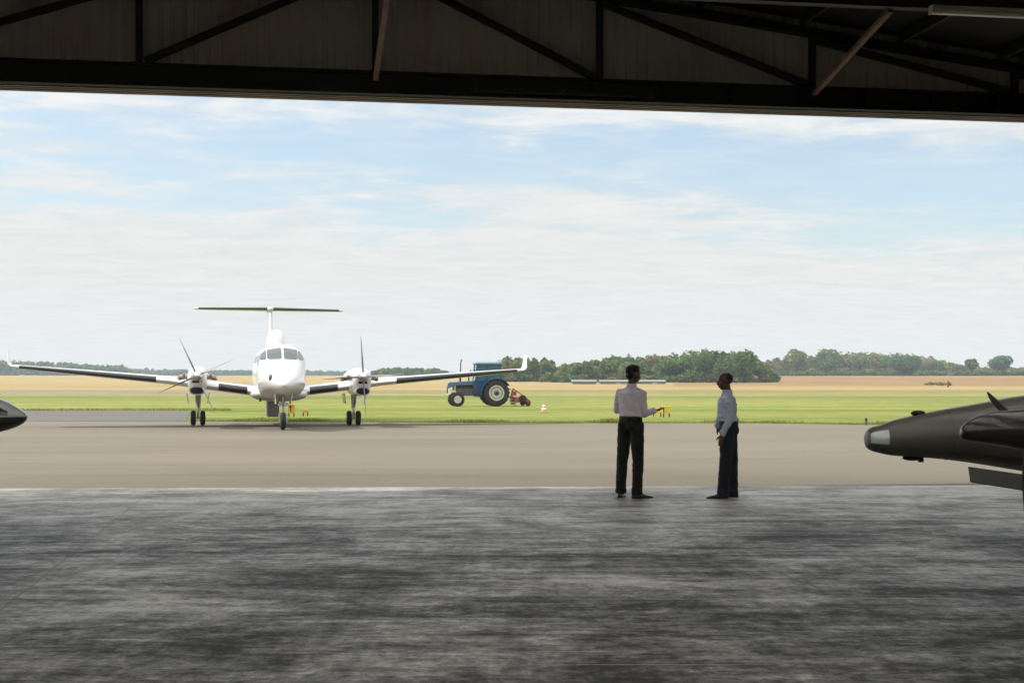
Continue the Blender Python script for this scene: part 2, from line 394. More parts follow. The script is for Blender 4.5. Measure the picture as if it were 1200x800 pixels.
def catmull(st, n):
    """stations (tuples, first entry the key) -> n smooth stations"""
    st = np.array(st, float); k = st[:, 0]; ks = []
    for i in range(len(k)-1): ks += list(np.linspace(k[i], k[i+1], n, endpoint=False))
    ks.append(k[-1]); ks = np.array(ks); out = [ks]
    for c in range(1, st.shape[1]):
        y = st[:, c]; d = np.diff(y)/np.diff(k)
        m = np.zeros_like(y); m[0] = d[0]; m[-1] = d[-1]
        for i in range(1, len(y)-1):
            m[i] = 0 if d[i-1]*d[i] <= 0 else 2*d[i-1]*d[i]/(d[i-1]+d[i])
        idx = np.clip(np.searchsorted(k, ks, 'right')-1, 0, len(k)-2)
        h = k[idx+1]-k[idx]; t = (ks-k[idx])/h
        out.append((2*t**3-3*t**2+1)*y[idx]+(t**3-2*t**2+t)*h*m[idx]+(-2*t**3+3*t**2)*y[idx+1]+(t**3-t**2)*h*m[idx+1])
    return np.array(out).T

# ------------------------------------------------------------------ setting
def terrain(x, y):
    d = math.hypot(x, y)
    t = min(1, max(0, (d-300)/420)); t = t*t*(3-2*t)
    z = 2.65*t
    if d > 720: z += min(1.0, (d-720)/500)*.95
    if d > 1700: z += min(6, (d-1700)/700)*1.0
    return z
def make_ground():
    rad = [0, 12, 24, 36, 48, 62, 80, 100, 125, 155, 190, 230, 270, 300, 340, 380, 420, 460, 500, 540, 580, 620, 660, 700, 740, 800, 900, 1000, 1100, 1220, 1400, 1700, 2200, 3200, 5200]
    n = 96; vs = [(0, 0, -.02)]; fs = []
    for r in rad[1:]:
        for i in range(n):
            t = 2*math.pi*i/n; x, y = r*math.cos(t), r*math.sin(t); vs.append((x, y, terrain(x, y)-.02))
    for i in range(n): fs.append((0, 1+i, 1+(i+1) % n))
    for j in range(len(rad)-2):
        for i in range(n):
            a = 1+j*n+i; b = 1+j*n+(i+1) % n; fs.append((a, b, b+n, a+n))
    mb = MB(); mb.add(vs, fs); o = mb.build('ground', M['ground'], angle=80); tag(o, kind='structure')
    o['label'] = 'flat airfield grass running back to straw and brown fields'
make_ground()
def sheet(name, pts, z, m):
    mb = MB(); mb.add([(x, y, z) for x, y in pts], [tuple(range(len(pts)))]); o = mb.build(name, m, smooth=False); tag(o, kind='structure'); return o
edge_pts = [(-220, 50.6), (-12, 50.9), (-6, 49.9), (-1.2, 49.1), (4, 48.8), (8.8, 48.8), (11.8, 47.2), (220, 45)]
sheet('apron', [(-220, 14), (220, 14)]+edge_pts[::-1], 0.0, M['apron'])
sheet('taxiway', [(-220, 50.95), (-12.1, 51.0), (-12.5, 52.5), (-13.3, 56), (-14.4, 61), (-15.3, 65), (-16.6, 67.6), (-220, 67.9)], .004, M['taxi'])
def fy(x): return 19.94+(x+7.47)*.0415
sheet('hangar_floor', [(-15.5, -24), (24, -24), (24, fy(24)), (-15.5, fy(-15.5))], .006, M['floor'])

# grass blades (uncountable): long along the paved edge, thinning out into the field
def make_grass():
    vs = []; fs = []; rng = random.Random(5)
    def ey(x):
        for (x0, y0), (x1, y1) in zip(edge_pts[:-1], edge_pts[1:]):
            if x0 <= x <= x1: return y0+(y1-y0)*(x-x0)/(x1-x0)
        return 48
    def blade(x, y, h):
        a = rng.random()*math.pi*2; w = .012+.02*rng.random()
        lx, ly = rng.gauss(0, h*.35), rng.gauss(0, h*.35)
        i = len(vs); c, s = math.cos(a)*w, math.sin(a)*w
        vs.extend([(x-c, y-s, -.03), (x+c, y+s, -.03), (x+lx, y+ly, h)]); fs.append((i, i+1, i+2))
    for _ in range(15000):                       # verge
        x = rng.uniform(-11.8, 30); y = ey(x)+abs(rng.gauss(0, .35)); 
        cl = mnoise.noise(Vector((x*.6, y*.6, 0)))
        blade(x, y, .03+.05*rng.random()+max(0, cl)*.24)
    for _ in range(7000):                       # edge by the taxiway
        x = rng.uniform(-60, -14); blade(x, 67.9+abs(rng.gauss(0, .5)), .05+.10*rng.random())
    for _ in range(0):
        y = 48.5+rng.random()**1.6*45; x = rng.uniform(-.42, .42)*y
        if y < ey(x)+.2 or (x < -11.8-(y-51)*.26 and 50 < y < 68.2): continue
        cl = mnoise.noise(Vector((x*.25, y*.4, 3)))
        if cl < .08: continue
        blade(x, y, .03+.05*rng.random()+max(0, cl)*.08)
    me = bpy.data.meshes.new('grass'); me.from_pydata(vs, [], fs)
    m = mat('grass_blades', (.15, .19, .035), .8, 0, var=.3, scale=.8, col2=(.24, .26, .06), spec=.1)
    nt, N, L = nodes_of(m); tr = N.new('ShaderNodeBsdfTranslucent'); tr.inputs['Color'].default_value = (.26, .30, .06, 1)
    mx = N.new('ShaderNodeMixShader'); mx.inputs[0].default_value = .5; L.new(N['Principled BSDF'].outputs[0], mx.inputs[1]); L.new(tr.outputs[0], mx.inputs[2]); L.new(mx.outputs[0], N['Material Output'].inputs['Surface'])
    me.materials.append(m); o = bpy.data.objects.new('grass', me); COL.objects.link(o)
    tag(o, 'short uneven grass blades along the edge of the apron', 'grass', kind='stuff')
make_grass()

# ------------------------------------------------------------------ hangar
HZ = R(9.03)
hg = empty('hangar', (-1.97, 19.71, 0), HZ, 'dark open fronted steel hangar framing the whole view with trusses and ribbed cladding overhead', 'hangar')
RIDGE, SL, BAY, HW = 7.78, .125, 3.32, 13.35
def rz_(u): return RIDGE-SL*abs(u)
def hangar():
    # ribbed header cladding
    mb = MB(); n = 0; pts = []
    x = -HW
    while x < HW:
        pts += [(x, .19), (x+.012, .165), (x+.034, .165), (x+.046, .19)]; x += .166
    pts.append((HW, .19))
    lo = [Vector((p[0], p[1], 5.98)) for p in pts]; hi = [Vector((p[0], p[1], rz_(p[0])+.16)) for p in pts]
    mb.add(lo+hi, [(i, i+1, len(lo)+i+1, len(lo)+i) for i in range(len(lo)-1)])
    o = mb.build('cladding', M['cladding'], hg, smooth=False)
    so = o.modifiers.new('t', 'SOLIDIFY'); so.thickness = .02; so.offset = -1
    # bottom chord: steel I beam
    mb = MB(); L2 = 2*HW
    mb.box((0, .08, 6.035), (L2, .16, .03)); mb.box((0, .08, 5.735), (L2, .16, .03)); mb.box((0, .10, 5.885), (L2, .03, .27))
    for i in range(-12, 13): mb.box((i*1.07, .05, 5.885), (.012, .08, .27))
    mb.build('bottom_chord', M['steel_black'], hg, smooth=False)
    # door head and tracks
    mb = MB()
    mb.box((0, .33, 5.83), (L2, .32, .20))
    mb.build('door_head', M['steel_dark'], hg, smooth=False)
    for yy, zz, hh in ((.20, 5.715, .025), (.30, 5.712, .03), (.405, 5.708, .035), (.475, 5.72, .06)):
        mb = MB(); mb.box((0, yy, zz), (L2, .035, hh)); mb.build('door_track', M['track'], hg, smooth=False)
    mb = MB(); mb.box((2.75, -.03, 5.80), (2.75, .03, .035)); 
    for i in range(5): mb.box((1.45+i*.66, -.035, 5.815), (.03, .05, .10))
    mb.build('cable_rail', M['steel_dark'], hg, smooth=False)
    for k in range(-4, 5):
        u = k*BAY
        mb = MB(); mb.box((u, .07, (6.05+rz_(u)-.10)/2), (.09, .09, rz_(u)-.10-6.05)); mb.build('truss_post', M['steel_dark'], hg, smooth=False)
    for k in range(-4, 4):
        a, b = (k, k+1)
        if k < 0: p0, p1 = (a*BAY+.08, 6.08), (b*BAY-.06, rz_(b*BAY)-.2)
        else: p0, p1 = (a*BAY+.06, rz_(a*BAY)-.2), (b*BAY-.08, 6.08)
        mb = MB(); mb.bar((p0[0], .05, p0[1]), (p1[0], .05, p1[1]), .07, .10); mb.build('truss_diagonal', M['steel_dark'], hg, smooth=False)
    for s in (-1, 1):
        mb = MB(); mb.bar((0, .04, RIDGE-.09), (s*HW, .04, rz_(HW)-.09), .14, .12); mb.build('top_chord', M['steel_black'], hg, smooth=False)
    # knee braces back to the wind beam, and the wind beam
    for k in (-2, 0, 2):
        u = k*BAY
        mb = MB(); mb.bar((u, -.01, 5.93), (u, -2.70, 6.48), .075, .06); mb.build('knee_brace', M['rust_steel'], hg, smooth=False)
    mb = MB(); mb.box((0, -2.74, 6.505), (20.2, .15, .014)); mb.box((0, -2.74, 6.655), (20.2, .15, .014)); mb.box((0, -2.76, 6.58), (20.2, .012, .14))
    mb.build('wind_beam', M['steel_dark'], hg, smooth=False)
    # the cream duct above the wind beam on the right
    mb = MB(); mb.box((8.4, -3.3, 6.66), (1.6, .35, .10)); mb.build('duct', M['cream'], hg, smooth=False, bevel=.01)
    # roof, with purlins
    for s in (-1, 1):
        # roof sheets with unseen translucent panels added between them to brighten the interior
        def sheet_(u0, u1, y0, y1, name, m):
            a = (s*u0, y0, rz_(u0)+.13); b = (s*u1, y0, rz_(u1)+.13)
            MB().prism([a, b, (b[0], b[1], b[2]+.06), (a[0], a[1], a[2]+.06)], (0, y1-y0, 0)).build(name, m, hg, smooth=False)
        sheet_(0, HW+.3, .34, -7.5, 'roof', M['roof'])
        us = [0, 1.8, 4.6, 7.4, 10.2, HW+.3]
        for i in range(5):
            u0 = us[i]+(.8 if i else 0); u1 = us[i+1]-(.8 if i < 4 else 0)
            sheet_(u0, u1, -7.5, -45, 'roof', M['roof'])
            if i < 4: sheet_(us[i+1]-.8, us[i+1]+.8, -7.5, -45, 'fill_panel', M['fill_panel'])
    for i in range(-8, 9):
        u = i*1.6
        mb = MB(); mb.box((u, -22, rz_(u)+.02), (.07, 43.8, .16)); mb.build('purlin', M['steel_black'], hg, smooth=False)
    for y in (-6.6, -13.2, -19.8):
        mb = MB()
        for s in (-1, 1): mb.bar((0, y, RIDGE-.16), (s*HW, y, rz_(HW)-.16), .16, .3)
        mb.build('rafter', M['steel_black'], hg, smooth=False)
    for s in (-1, 1):
        mb = MB(); mb.box((s*HW, -22, 3.1), (.12, 44.2, 6.3)); mb.build('side_wall', M['wall'], hg, smooth=False)
        mb = MB(); mb.box((s*(HW-.45), .12, 2.86), (.75, .3, 5.7)); mb.build('door_jamb', M['steel_dark'], hg, smooth=False)
        for y in (-6.6, -13.2, -19.8):
            mb = MB(); mb.box((s*(HW-.22), y, 3.0), (.28, .2, 6.0)); mb.build('column', M['steel_dark'], hg, smooth=False)
    mb = MB(); mb.prism([(-HW, -44.1, 0), (HW, -44.1, 0), (HW, -44.1, rz_(HW)+.1), (0, -44.1, RIDGE+.1), (-HW, -44.1, rz_(HW)+.1)], (0, -.1, 0)); mb.build('back_wall', M['wall'], hg, smooth=False)
hangar()
def strip_light():
    c, s = math.cos(HZ), math.sin(HZ)
    u, v = 7.06, -3.0
    x = -1.97+u*c-v*s; y = 19.71+u*s+v*c
    r = empty('strip_light', (x, y, 6.40), HZ, 'long cream tube light fitting under the roof at the top right, unlit', 'light')
    MB().box((.95, 0, .055), (1.9, .13, .05)).build('housing', M['cream'], r, bevel=.006)
    MB().box((.95, 0, 0.0), (1.84, .09, .055)).build('diffuser', M['cone_band'], r, bevel=.015)
    for q in (0.012, 1.888): MB().box((q, 0, .03), (.02, .14, .11)).build('end_cap', M['cream'], r, bevel=.004)
    for q in (.35, 1.55): MB().tube((q, 0, .08), (q, .1, .26), .008).build('hanger', M['steel_dark'], r)
strip_light()

# ------------------------------------------------------------------ twin turboprop outside
def sup_ring(y, xc, zc, hw, up, dn, ex=2.0, n=40):
    ring = []
    for i in range(n):
        t = 2*math.pi*i/n; c, s = math.cos(t), math.sin(t)
        x = math.copysign(abs(c)**(2/ex), c)*hw; z = math.copysign(abs(s)**(2/ex), s)*(up if s > 0 else dn)
        ring.append(Vector((xc+x, y, zc+z)))
    return ring
AIR = [(0, .0), (.012, .30), (.05, .60), (.12, .82), (.25, .98), (.38, 1.0), (.55, .86), (.75, .52), (.92, .19), (1, .02)]
def airfoil(chord, th, n=None):                 # closed section in (y aft, z) with the leading edge at 0
    up = [(a*chord, b*th*.55) for a, b in AIR]; lo = [(a*chord, -b*th*.45) for a, b in AIR[1:-1]]
    return up+lo[::-1]
def panel(mb, secs, m0=0, m1=None):              # secs: (x, yLE, z, chord, thickness, vertical?)
    rings = []
    for (x, y, z, ch, th, vert) in secs:
        r = []
        for a, b in airfoil(ch, th): r.append(Vector((x+b if vert else x, y+a, z if vert else z+b)))
        rings.append(r)
    return mb.loft(rings)
def boot(mb, secs, frac=.075, off=.006):         # black leading-edge strip wrapped round the section
    rings = []
    for (x, y, z, ch, th, vert) in secs:
        pts = []
        for a, b in [(frac, .68), (.05, .60), (.012, .30), (0, 0), (.012, -.30), (.05, -.60), (frac, -.68)]:
            t = b*th*(.55 if b > 0 else .45)
            t += math.copysign(off, b) if b else 0
            yy = y+a*ch-(off if a < .03 else 0)
            pts.append(Vector((x+t if vert else x, yy, z if vert else z+t)))
        rings.append(pts)
    n = 7; vs = [p for r in rings for p in r]; fs = []
    for j in range(len(rings)-1):
        for i in range(n-1): a = j*n+i; fs.append((a, a+1, a+1+n, a+n))
    mb.add(vs, fs); return mb

FUS = [(-5.78, 1.40, .012, .012, .012, 2.0), (-5.74, 1.405, .075, .07, .07, 2), (-5.6, 1.42, .19, .17, .17, 2.0), (-5.2, 1.46, .38, .33, .31, 2.0), (-4.7, 1.50, .53, .47, .41, 2.05), (-4.15, 1.54, .65, .66, .48, 2.35),
       (-3.72, 1.58, .72, .91, .54, 2.7), (-3.35, 1.60, .755, 1.05, .60, 2.85), (-2.7, 1.60, .77, 1.10, .66, 2.85), (-1.5, 1.60, .77, 1.10, .68, 2.8), (2.4, 1.60, .77, 1.10, .68, 2.8),
       (4.2, 1.68, .62, .98, .46, 2.1), (6.0, 1.92, .38, .66, .28, 2.0), (7.5, 2.14, .17, .34, .15, 2.0), (8.3, 2.25, .05, .1, .06, 2)]
FD = catmull(FUS, 8)
def fus_pt(y, th, off=0.0):
    zc, hw, up, dn, ex = [np.interp(y, FD[:, 0], FD[:, k]) for k in range(1, 6)]
    c, s = math.cos(th), math.sin(th)
    x = math.copysign(abs(c)**(2/ex), c)*hw; z = math.copysign(abs(s)**(2/ex), s)*(up if s > 0 else dn)
    l = math.hypot(x, z) or 1
    return Vector((x*(1+off/l), y-off*.6, zc+z*(1+off/l)))
def patch(name, m, parent, y0, y1, t0, t1, off=.008, rnd=True, skew=0, nu=10, nv=10):
    vs = []; fs = []
    for i in range(nu+1):
        u = i/nu
        for j in range(nv+1):
            v = j/nv; ins = 0
            if rnd:                               # rounded corners
                e = max(0, abs(u-.5)*2-.7)/.3; ins = .14*e*e
            vv = .5+(v-.5)*(1-ins)
            th = t0+(t1-t0)*u
            vs.append(fus_pt(y0+(y1-y0)*vv+skew*u, th, off))
    for i in range(nu):
        for j in range(nv): a = i*(nv+1)+j; fs.append((a, a+1, a+nv+2, a+nv+1))
    mb = MB(); mb.add(vs, fs); return mb.build(name, m, parent, angle=80)

def wing_z(l): return 1.06+.125*min(l, 3.5)+.088*max(0, l-3.5)
def twin_prop():
    r = empty('aeroplane', at(324.3, 46.6), R(12.2), 'white twin propeller aeroplane with T tail parked nose on at the edge of the apron', 'aeroplane')
    r.rotation_euler = (0, R(0.35), R(12.2))
    W = M['white_paint']
    mb = MB(); mb.loft([sup_ring(k[0], 0, *k[1:5], ex=k[5]) for k in FD]); mb.build('fuselage', W, r, angle=50)
    # belly fairing
    bf = catmull([(-2.5, 1.12, .25, .05, .05, 2), (-2.25, 1.1, .66, .18, .17, 2.2), (-1.6, 1.08, .93, .24, .24, 2.4), (1.4, 1.08, .93, .24, .24, 2.4), (2.6, 1.15, .5, .1, .1, 2)], 6)
    MB().loft([sup_ring(k[0], 0, *k[1:5], ex=k[5]) for k in bf]).build('belly_fairing', W, r, angle=60)
    # windscreen: two front panes, two side panes each side
    wsk = M['glass']
    for s in (-1, 1):
        def th(deg): return R(90-s*deg)
        # panes cut by their outline seen from ahead, laid on the curved skin
        def pane(x0, x1, zb0, zb1, zt0, zt1, name):
            def inside(y, x, z):
                zc, hw, up_, dn, ex = [np.interp(y, FD[:, 0], FD[:, q]) for q in range(1, 6)]
                return (abs(x)/hw)**ex+(abs(z-zc)/(up_ if z > zc else dn))**ex < 1
            vs = []; fs = []; nu = nv = 9
            for i in range(nu+1):
                for j in range(nv+1):
                    u, v = i/nu, j/nv
                    e = max(0, abs(u-.5)*2-.75)/.25; vv = .5+(v-.5)*(1-.14*e*e)
                    x = x0+(x1-x0)*u; z = (zb0+(zb1-zb0)*u)*(1-vv)+(zt0+(zt1-zt0)*u)*vv
                    lo, hi = -5.7, -2.2
                    for _ in range(22):
                        m_ = (lo+hi)/2
                        if inside(m_, x, z): hi = m_
                        else: lo = m_
                    vs.append((s*(x+.004), hi-.012, z+.006))
            for i in range(nu):
                for j in range(nv): a = i*(nv+1)+j; fs.append((a, a+1, a+nv+2, a+nv+1))
            mb = MB(); mb.add(vs, fs); mb.build(name, wsk, r, angle=80)
        pane(.030, .475, 2.21, 2.20, 2.575, 2.50, 'windscreen')
        pane(.505, .675, 2.20, 2.17, 2.49, 2.36, 'windscreen')
        patch('cockpit_window', wsk, r, -3.35, -2.75, th(58), th(76))
        for k in range(5): patch('cabin_window', wsk, r, -2.3+k*.95, -1.85+k*.95, th(52), th(70), off=.006)
    # small items on the nose
    MB().ell((-.41, -5.0, 1.62), (.05, .12, .12), 16, 10).build('air_inlet', M['dark_metal'], r)
    for s in (-1, 1):
        MB().tube((s*.60, -4.3, 1.25), (s*.66, -4.55, 1.22), .015).build('pitot_tube', M['metal'], r)
    # communication dome on the spine and belly pod
    dm = catmull([(.4, 2.62, .1, .05, .05, 2), (.6, 2.66, .24, .42, .1, 2.6), (1.0, 2.66, .31, .62, .1, 2.8), (2.6, 2.66, .30, .60, .1, 2.6), (4.0, 2.6, .05, .06, .1, 2)], 6)
    MB().loft([sup_ring(k[0], 0, *k[1:5], ex=k[5]) for k in dm]).build('radome', W, r, angle=60)
    MB().box((-.09, 1.6, .66), (.42, 1.5, .80)).build('belly_pod', M['grey_paint'], r, bevel=.05)
    MB().tube((-.62, -2.0, .98), (-.62, -2.0, .84), .05, .03).build('drain_mast', M['dark_metal'], r)
    # wings
    for s in (-1, 1):
        ls = [(.55, -1.42, 2.35, .34), (2.6, -1.42, 2.30, .32), (3.5, -1.25, 2.1, .28), (6.2, -.80, 1.55, .2), (8.45, -.42, 1.05, .12)]
        secs = [(s*l, y, wing_z(l), c, t, False) for l, y, c, t in ls]
        w = panel(MB(), secs).build('wing', W, r, angle=50)
        def sec(l):
            L_ = [q[0] for q in ls]
            return (s*l, float(np.interp(l, L_, [q[1] for q in ls])), wing_z(l), float(np.interp(l, L_, [q[2] for q in ls])), float(np.interp(l, L_, [q[3] for q in ls])), False)
        boot(MB(), [sec(1.02), sec(1.95)]).build('de_icing_boot', M['boot'], w, angle=60)
        boot(MB(), [sec(3.95), sec(6.2), sec(8.3)]).build('de_icing_boot', M['boot'], w, angle=60)
        # winglet
        wl = []
        for q in range(9):
            t = q/8; ang = t*R(84)
            rr = .16; x = 8.45+rr*math.sin(ang)*1.4; z = wing_z(8.45)+rr*(1-math.cos(ang))+.0
            wl.append((x, -.42+.12*t, z, 1.05-.25*t, .10*(1-t)+.05*t, ang))
        wl.append((8.76, .15, wing_z(8.45)+.56, .38, .03, R(86)))
        rings = []
        for x, y, z, ch, th_, ang in wl:
            rings.append([Vector((s*(x-b*math.sin(ang)), y+a, z+b*math.cos(ang))) for a, b in airfoil(ch, th_)])
        MB().loft(rings).build('winglet', W, w, angle=60)
        # engine nacelle
        X = s*2.62; zc = 1.62
        nd = catmull([(-2.98, zc+.02, .19, .19, .20, 2), (-2.9, zc, .25, .26, .36, 2.1), (-2.6, zc-.02, .31, .34, .52, 2.3), (-1.9, zc-.02, .32, .37, .57, 2.5), (-.6, zc-.04, .33, .35, .55, 2.5), (.6, zc-.04, .35, .28, .42, 2.3), (1.7, zc-.02, .2, .16, .2, 2), (2.5, zc-.02, .03, .03, .03, 2)], 6)
        na = MB().loft([sup_ring(k[0], X, *k[1:5], ex=k[5]) for k in nd]).build('nacelle', W, r, angle=50)
        # chin intake
        ir = []
        for yy, sc in ((-2.95, 1.0), (-2.3, 1.04)):
            ir.append([Vector((X+.24*sc*math.copysign(abs(math.cos(t))**.7, math.cos(t)), yy, zc-.42+.145*sc*math.sin(t))) for t in [2*math.pi*i/24 for i in range(24)]])
        MB().loft(ir).build('intake_lip', M['grey_paint'], na, angle=60)
        MB().loft([[p+Vector((0, -.006, 0)) for p in [Vector((X+.205*math.copysign(abs(math.cos(t))**.7, math.cos(t)), yy, zc-.42+.105*math.sin(t))) for t in [2*math.pi*i/24 for i in range(24)]]] for yy in (-2.956, -2.93)]).build('intake', M['dark_hole'], na)
        MB().box((X, -2.97, zc-.14), (.30, .03, .07)).build('oil_cooler', M['dark_hole'], na, bevel=.01)
        for q in (-1, 1):
            e = MB(); e.path([(X+q*.26, -2.25, zc+.02), (X+q*.40, -2.30, zc+.02), (X+q*.50, -2.16, zc), (X+q*.56, -1.88, zc-.02)], .085, 12)
            e.build('exhaust_stack', M['exhaust'], na)
            MB().ell((X+q*.56, -1.88, zc-.02), (.07, .03, .07)).build('exhaust_mouth', M['dark_hole'], na)
        # propeller
        hub = Vector((X, -3.02, zc+.05))
        MB().lathe([(-.36, .012), (-.33, .05), (-.24, .11), (-.12, .155), (0, .175), (.04, .175)], hub).build('spinner', M['metal'], r, angle=60)
        a0 = 115 if s < 0 else 94
        for k in range(4):
            a = R(a0-90*k); d = Vector((math.cos(a), 0, math.sin(a))); t_ = Vector((-math.sin(a), 0, math.cos(a))); ax = Vector((0, 1, 0))
            rings = []
            for rr, ch, thk, tw in ((.12, .07, .06, 68), (.26, .10, .05, 68), (.45, .16, .035, 74), (.75, .19, .024, 81), (1.05, .17, .016, 85), (1.25, .12, .010, 87), (1.33, .04, .006, 88)):
                cd = (t_*math.cos(R(tw))+ax*math.sin(R(tw))); nd_ = d.cross(cd)
                rings.append([hub+Vector((0, -.08, 0))+d*rr+cd*ch*.5*math.cos(q)+nd_*thk*.5*math.sin(q) for q in [2*math.pi*i/12 for i in range(12)]])
            MB().loft(rings).build('propeller_blade', M['blade'], r, angle=60)
        # main landing gear with twin wheels
        g = MB(); g.tube((X, .1, 1.25), (X, 0, .55), .11, .075, 12); g.tube((X, 0, .62), (X, 0, .25), .045, .045, 12); g.tube((X-.26, 0, .25), (X+.26, 0, .25), .035)
        g.tube((X, -.55, 1.2), (X, -.05, .62), .03); g.bar((X, .12, .30), (X, .22, .5), .05, .03); g.bar((X, .22, .5), (X, .08, .68), .05, .03)
        gm = g.build('landing_gear', M['metal'], r)
        for q in (-1, 1):
            MB().lathe([(-.085, .10), (-.085, .19), (-.065, .235), (-.03, .25), (.03, .25), (.065, .235), (.085, .19), (.085, .10)], (X+q*.155, 0, .25), 'X', 28).build('wheel', M['rubber'], gm)
            MB().lathe([(-.09, .02), (-.09, .10), (.09, .10), (.09, .02)], (X+q*.155, 0, .25), 'X', 20).build('hub', M['metal'], gm)
            MB().box((X+q*.34, .0, .93), (.025, .95, .36), Matrix.Rotation(R(q*9), 3, 'Y')).build('gear_door', W, r, bevel=.008)
    # fin and T tail
    f = MB(); panel(f, [(0, 4.6, 2.5, 3.3, .20, True), (0, 5.35, 3.0, 2.45, .20, True), (0, 6.35, 4.22, 1.75, .17, True)])
    fin = f.build('fin', W, r, angle=50)
    panel(MB(), [(0, 2.9, 2.55, 2.2, .12, True), (0, 4.75, 2.98, 1.2, .10, True)]).build('dorsal_fin', W, r)
    bl = catmull([(6.1, 4.28, .02, .02, .02, 2), (6.35, 4.28, .11, .09, .11, 2), (7.4, 4.28, .13, .1, .12, 2), (8.35, 4.28, .02, .02, .02, 2)], 5)
    MB().loft([sup_ring(k[0], 0, *k[1:5], ex=2) for k in bl]).build('tail_bullet', W, r)
    for s in (-1, 1):
        hs = [(s*.12, 6.45, 4.29, 1.45, .15, False), (s*2.80, 7.15, 4.30, .85, .09, False)]
        h = panel(MB(), hs).build('tailplane', W, r, angle=50)
        boot(MB(), [hs[0], (s*2.72, 7.13, 4.30, .86, .09, False)], frac=.055).build('de_icing_boot', M['tail_boot'], h, angle=60)
        panel(MB(), [(s*2.80, 7.15, 4.30, .85, .09, False), (s*2.9, 7.4, 4.30, .45, .04, False)]).build('tailplane_tip', W, h)
    MB().box((0, 6.4, 1.75), (.03, 1.3, .5), Matrix.Rotation(R(-14), 3, 'X')).build('ventral_fin', W, r)
    # nose gear
    y0 = -4.4
    g = MB(); g.tube((0, y0+.05, 1.15), (0, y0, .62), .065, .06, 12); g.tube((0, y0, .66), (0, y0, .48), .05); g.tube((-.1, y0, .5), (.1, y0, .5), .05)
    for q in (-1, 1): g.bar((q*.125, y0, .52), (q*.125, y0, .27), .028, .07)
    g.tube((-.14, y0, .28), (.14, y0, .28), .03); g.tube((0, y0-.02, .8), (0, y0-.18, .72), .03); g.bar((0, y0-.15, .74), (0, y0-.08, .52), .05, .03)
    g.tube((-.12, y0+.5, 1.12), (0, y0+.05, .7), .025)
    gm = g.build('nose_gear', M['metal'], r)
    MB().lathe([(-.085, .10), (-.085, .2), (-.06, .255), (-.025, .275), (.025, .275), (.06, .255), (.085, .2), (.085, .10)], (0, y0, .28), 'X', 30).build('wheel', M['rubber'], gm)
    MB().lathe([(-.09, .02), (-.09, .11), (.09, .11), (.09, .02)], (0, y0, .28), 'X', 20).build('hub', M['metal'], gm)
    for q in (-1, 1):
        MB().box((q*.24, y0+.05, .97), (.02, .9, .34), Matrix.Rotation(R(q*7), 3, 'Y')).build('gear_door', W, r, bevel=.008)
        MB().lathe([(-.05, .02), (-.045, .07), (.0, .075), (.06, .04)], (q*.085, y0-.12, .80 if q < 0 else .80)).build('landing_light', M['lamp_glass'], gm)
twin_prop()

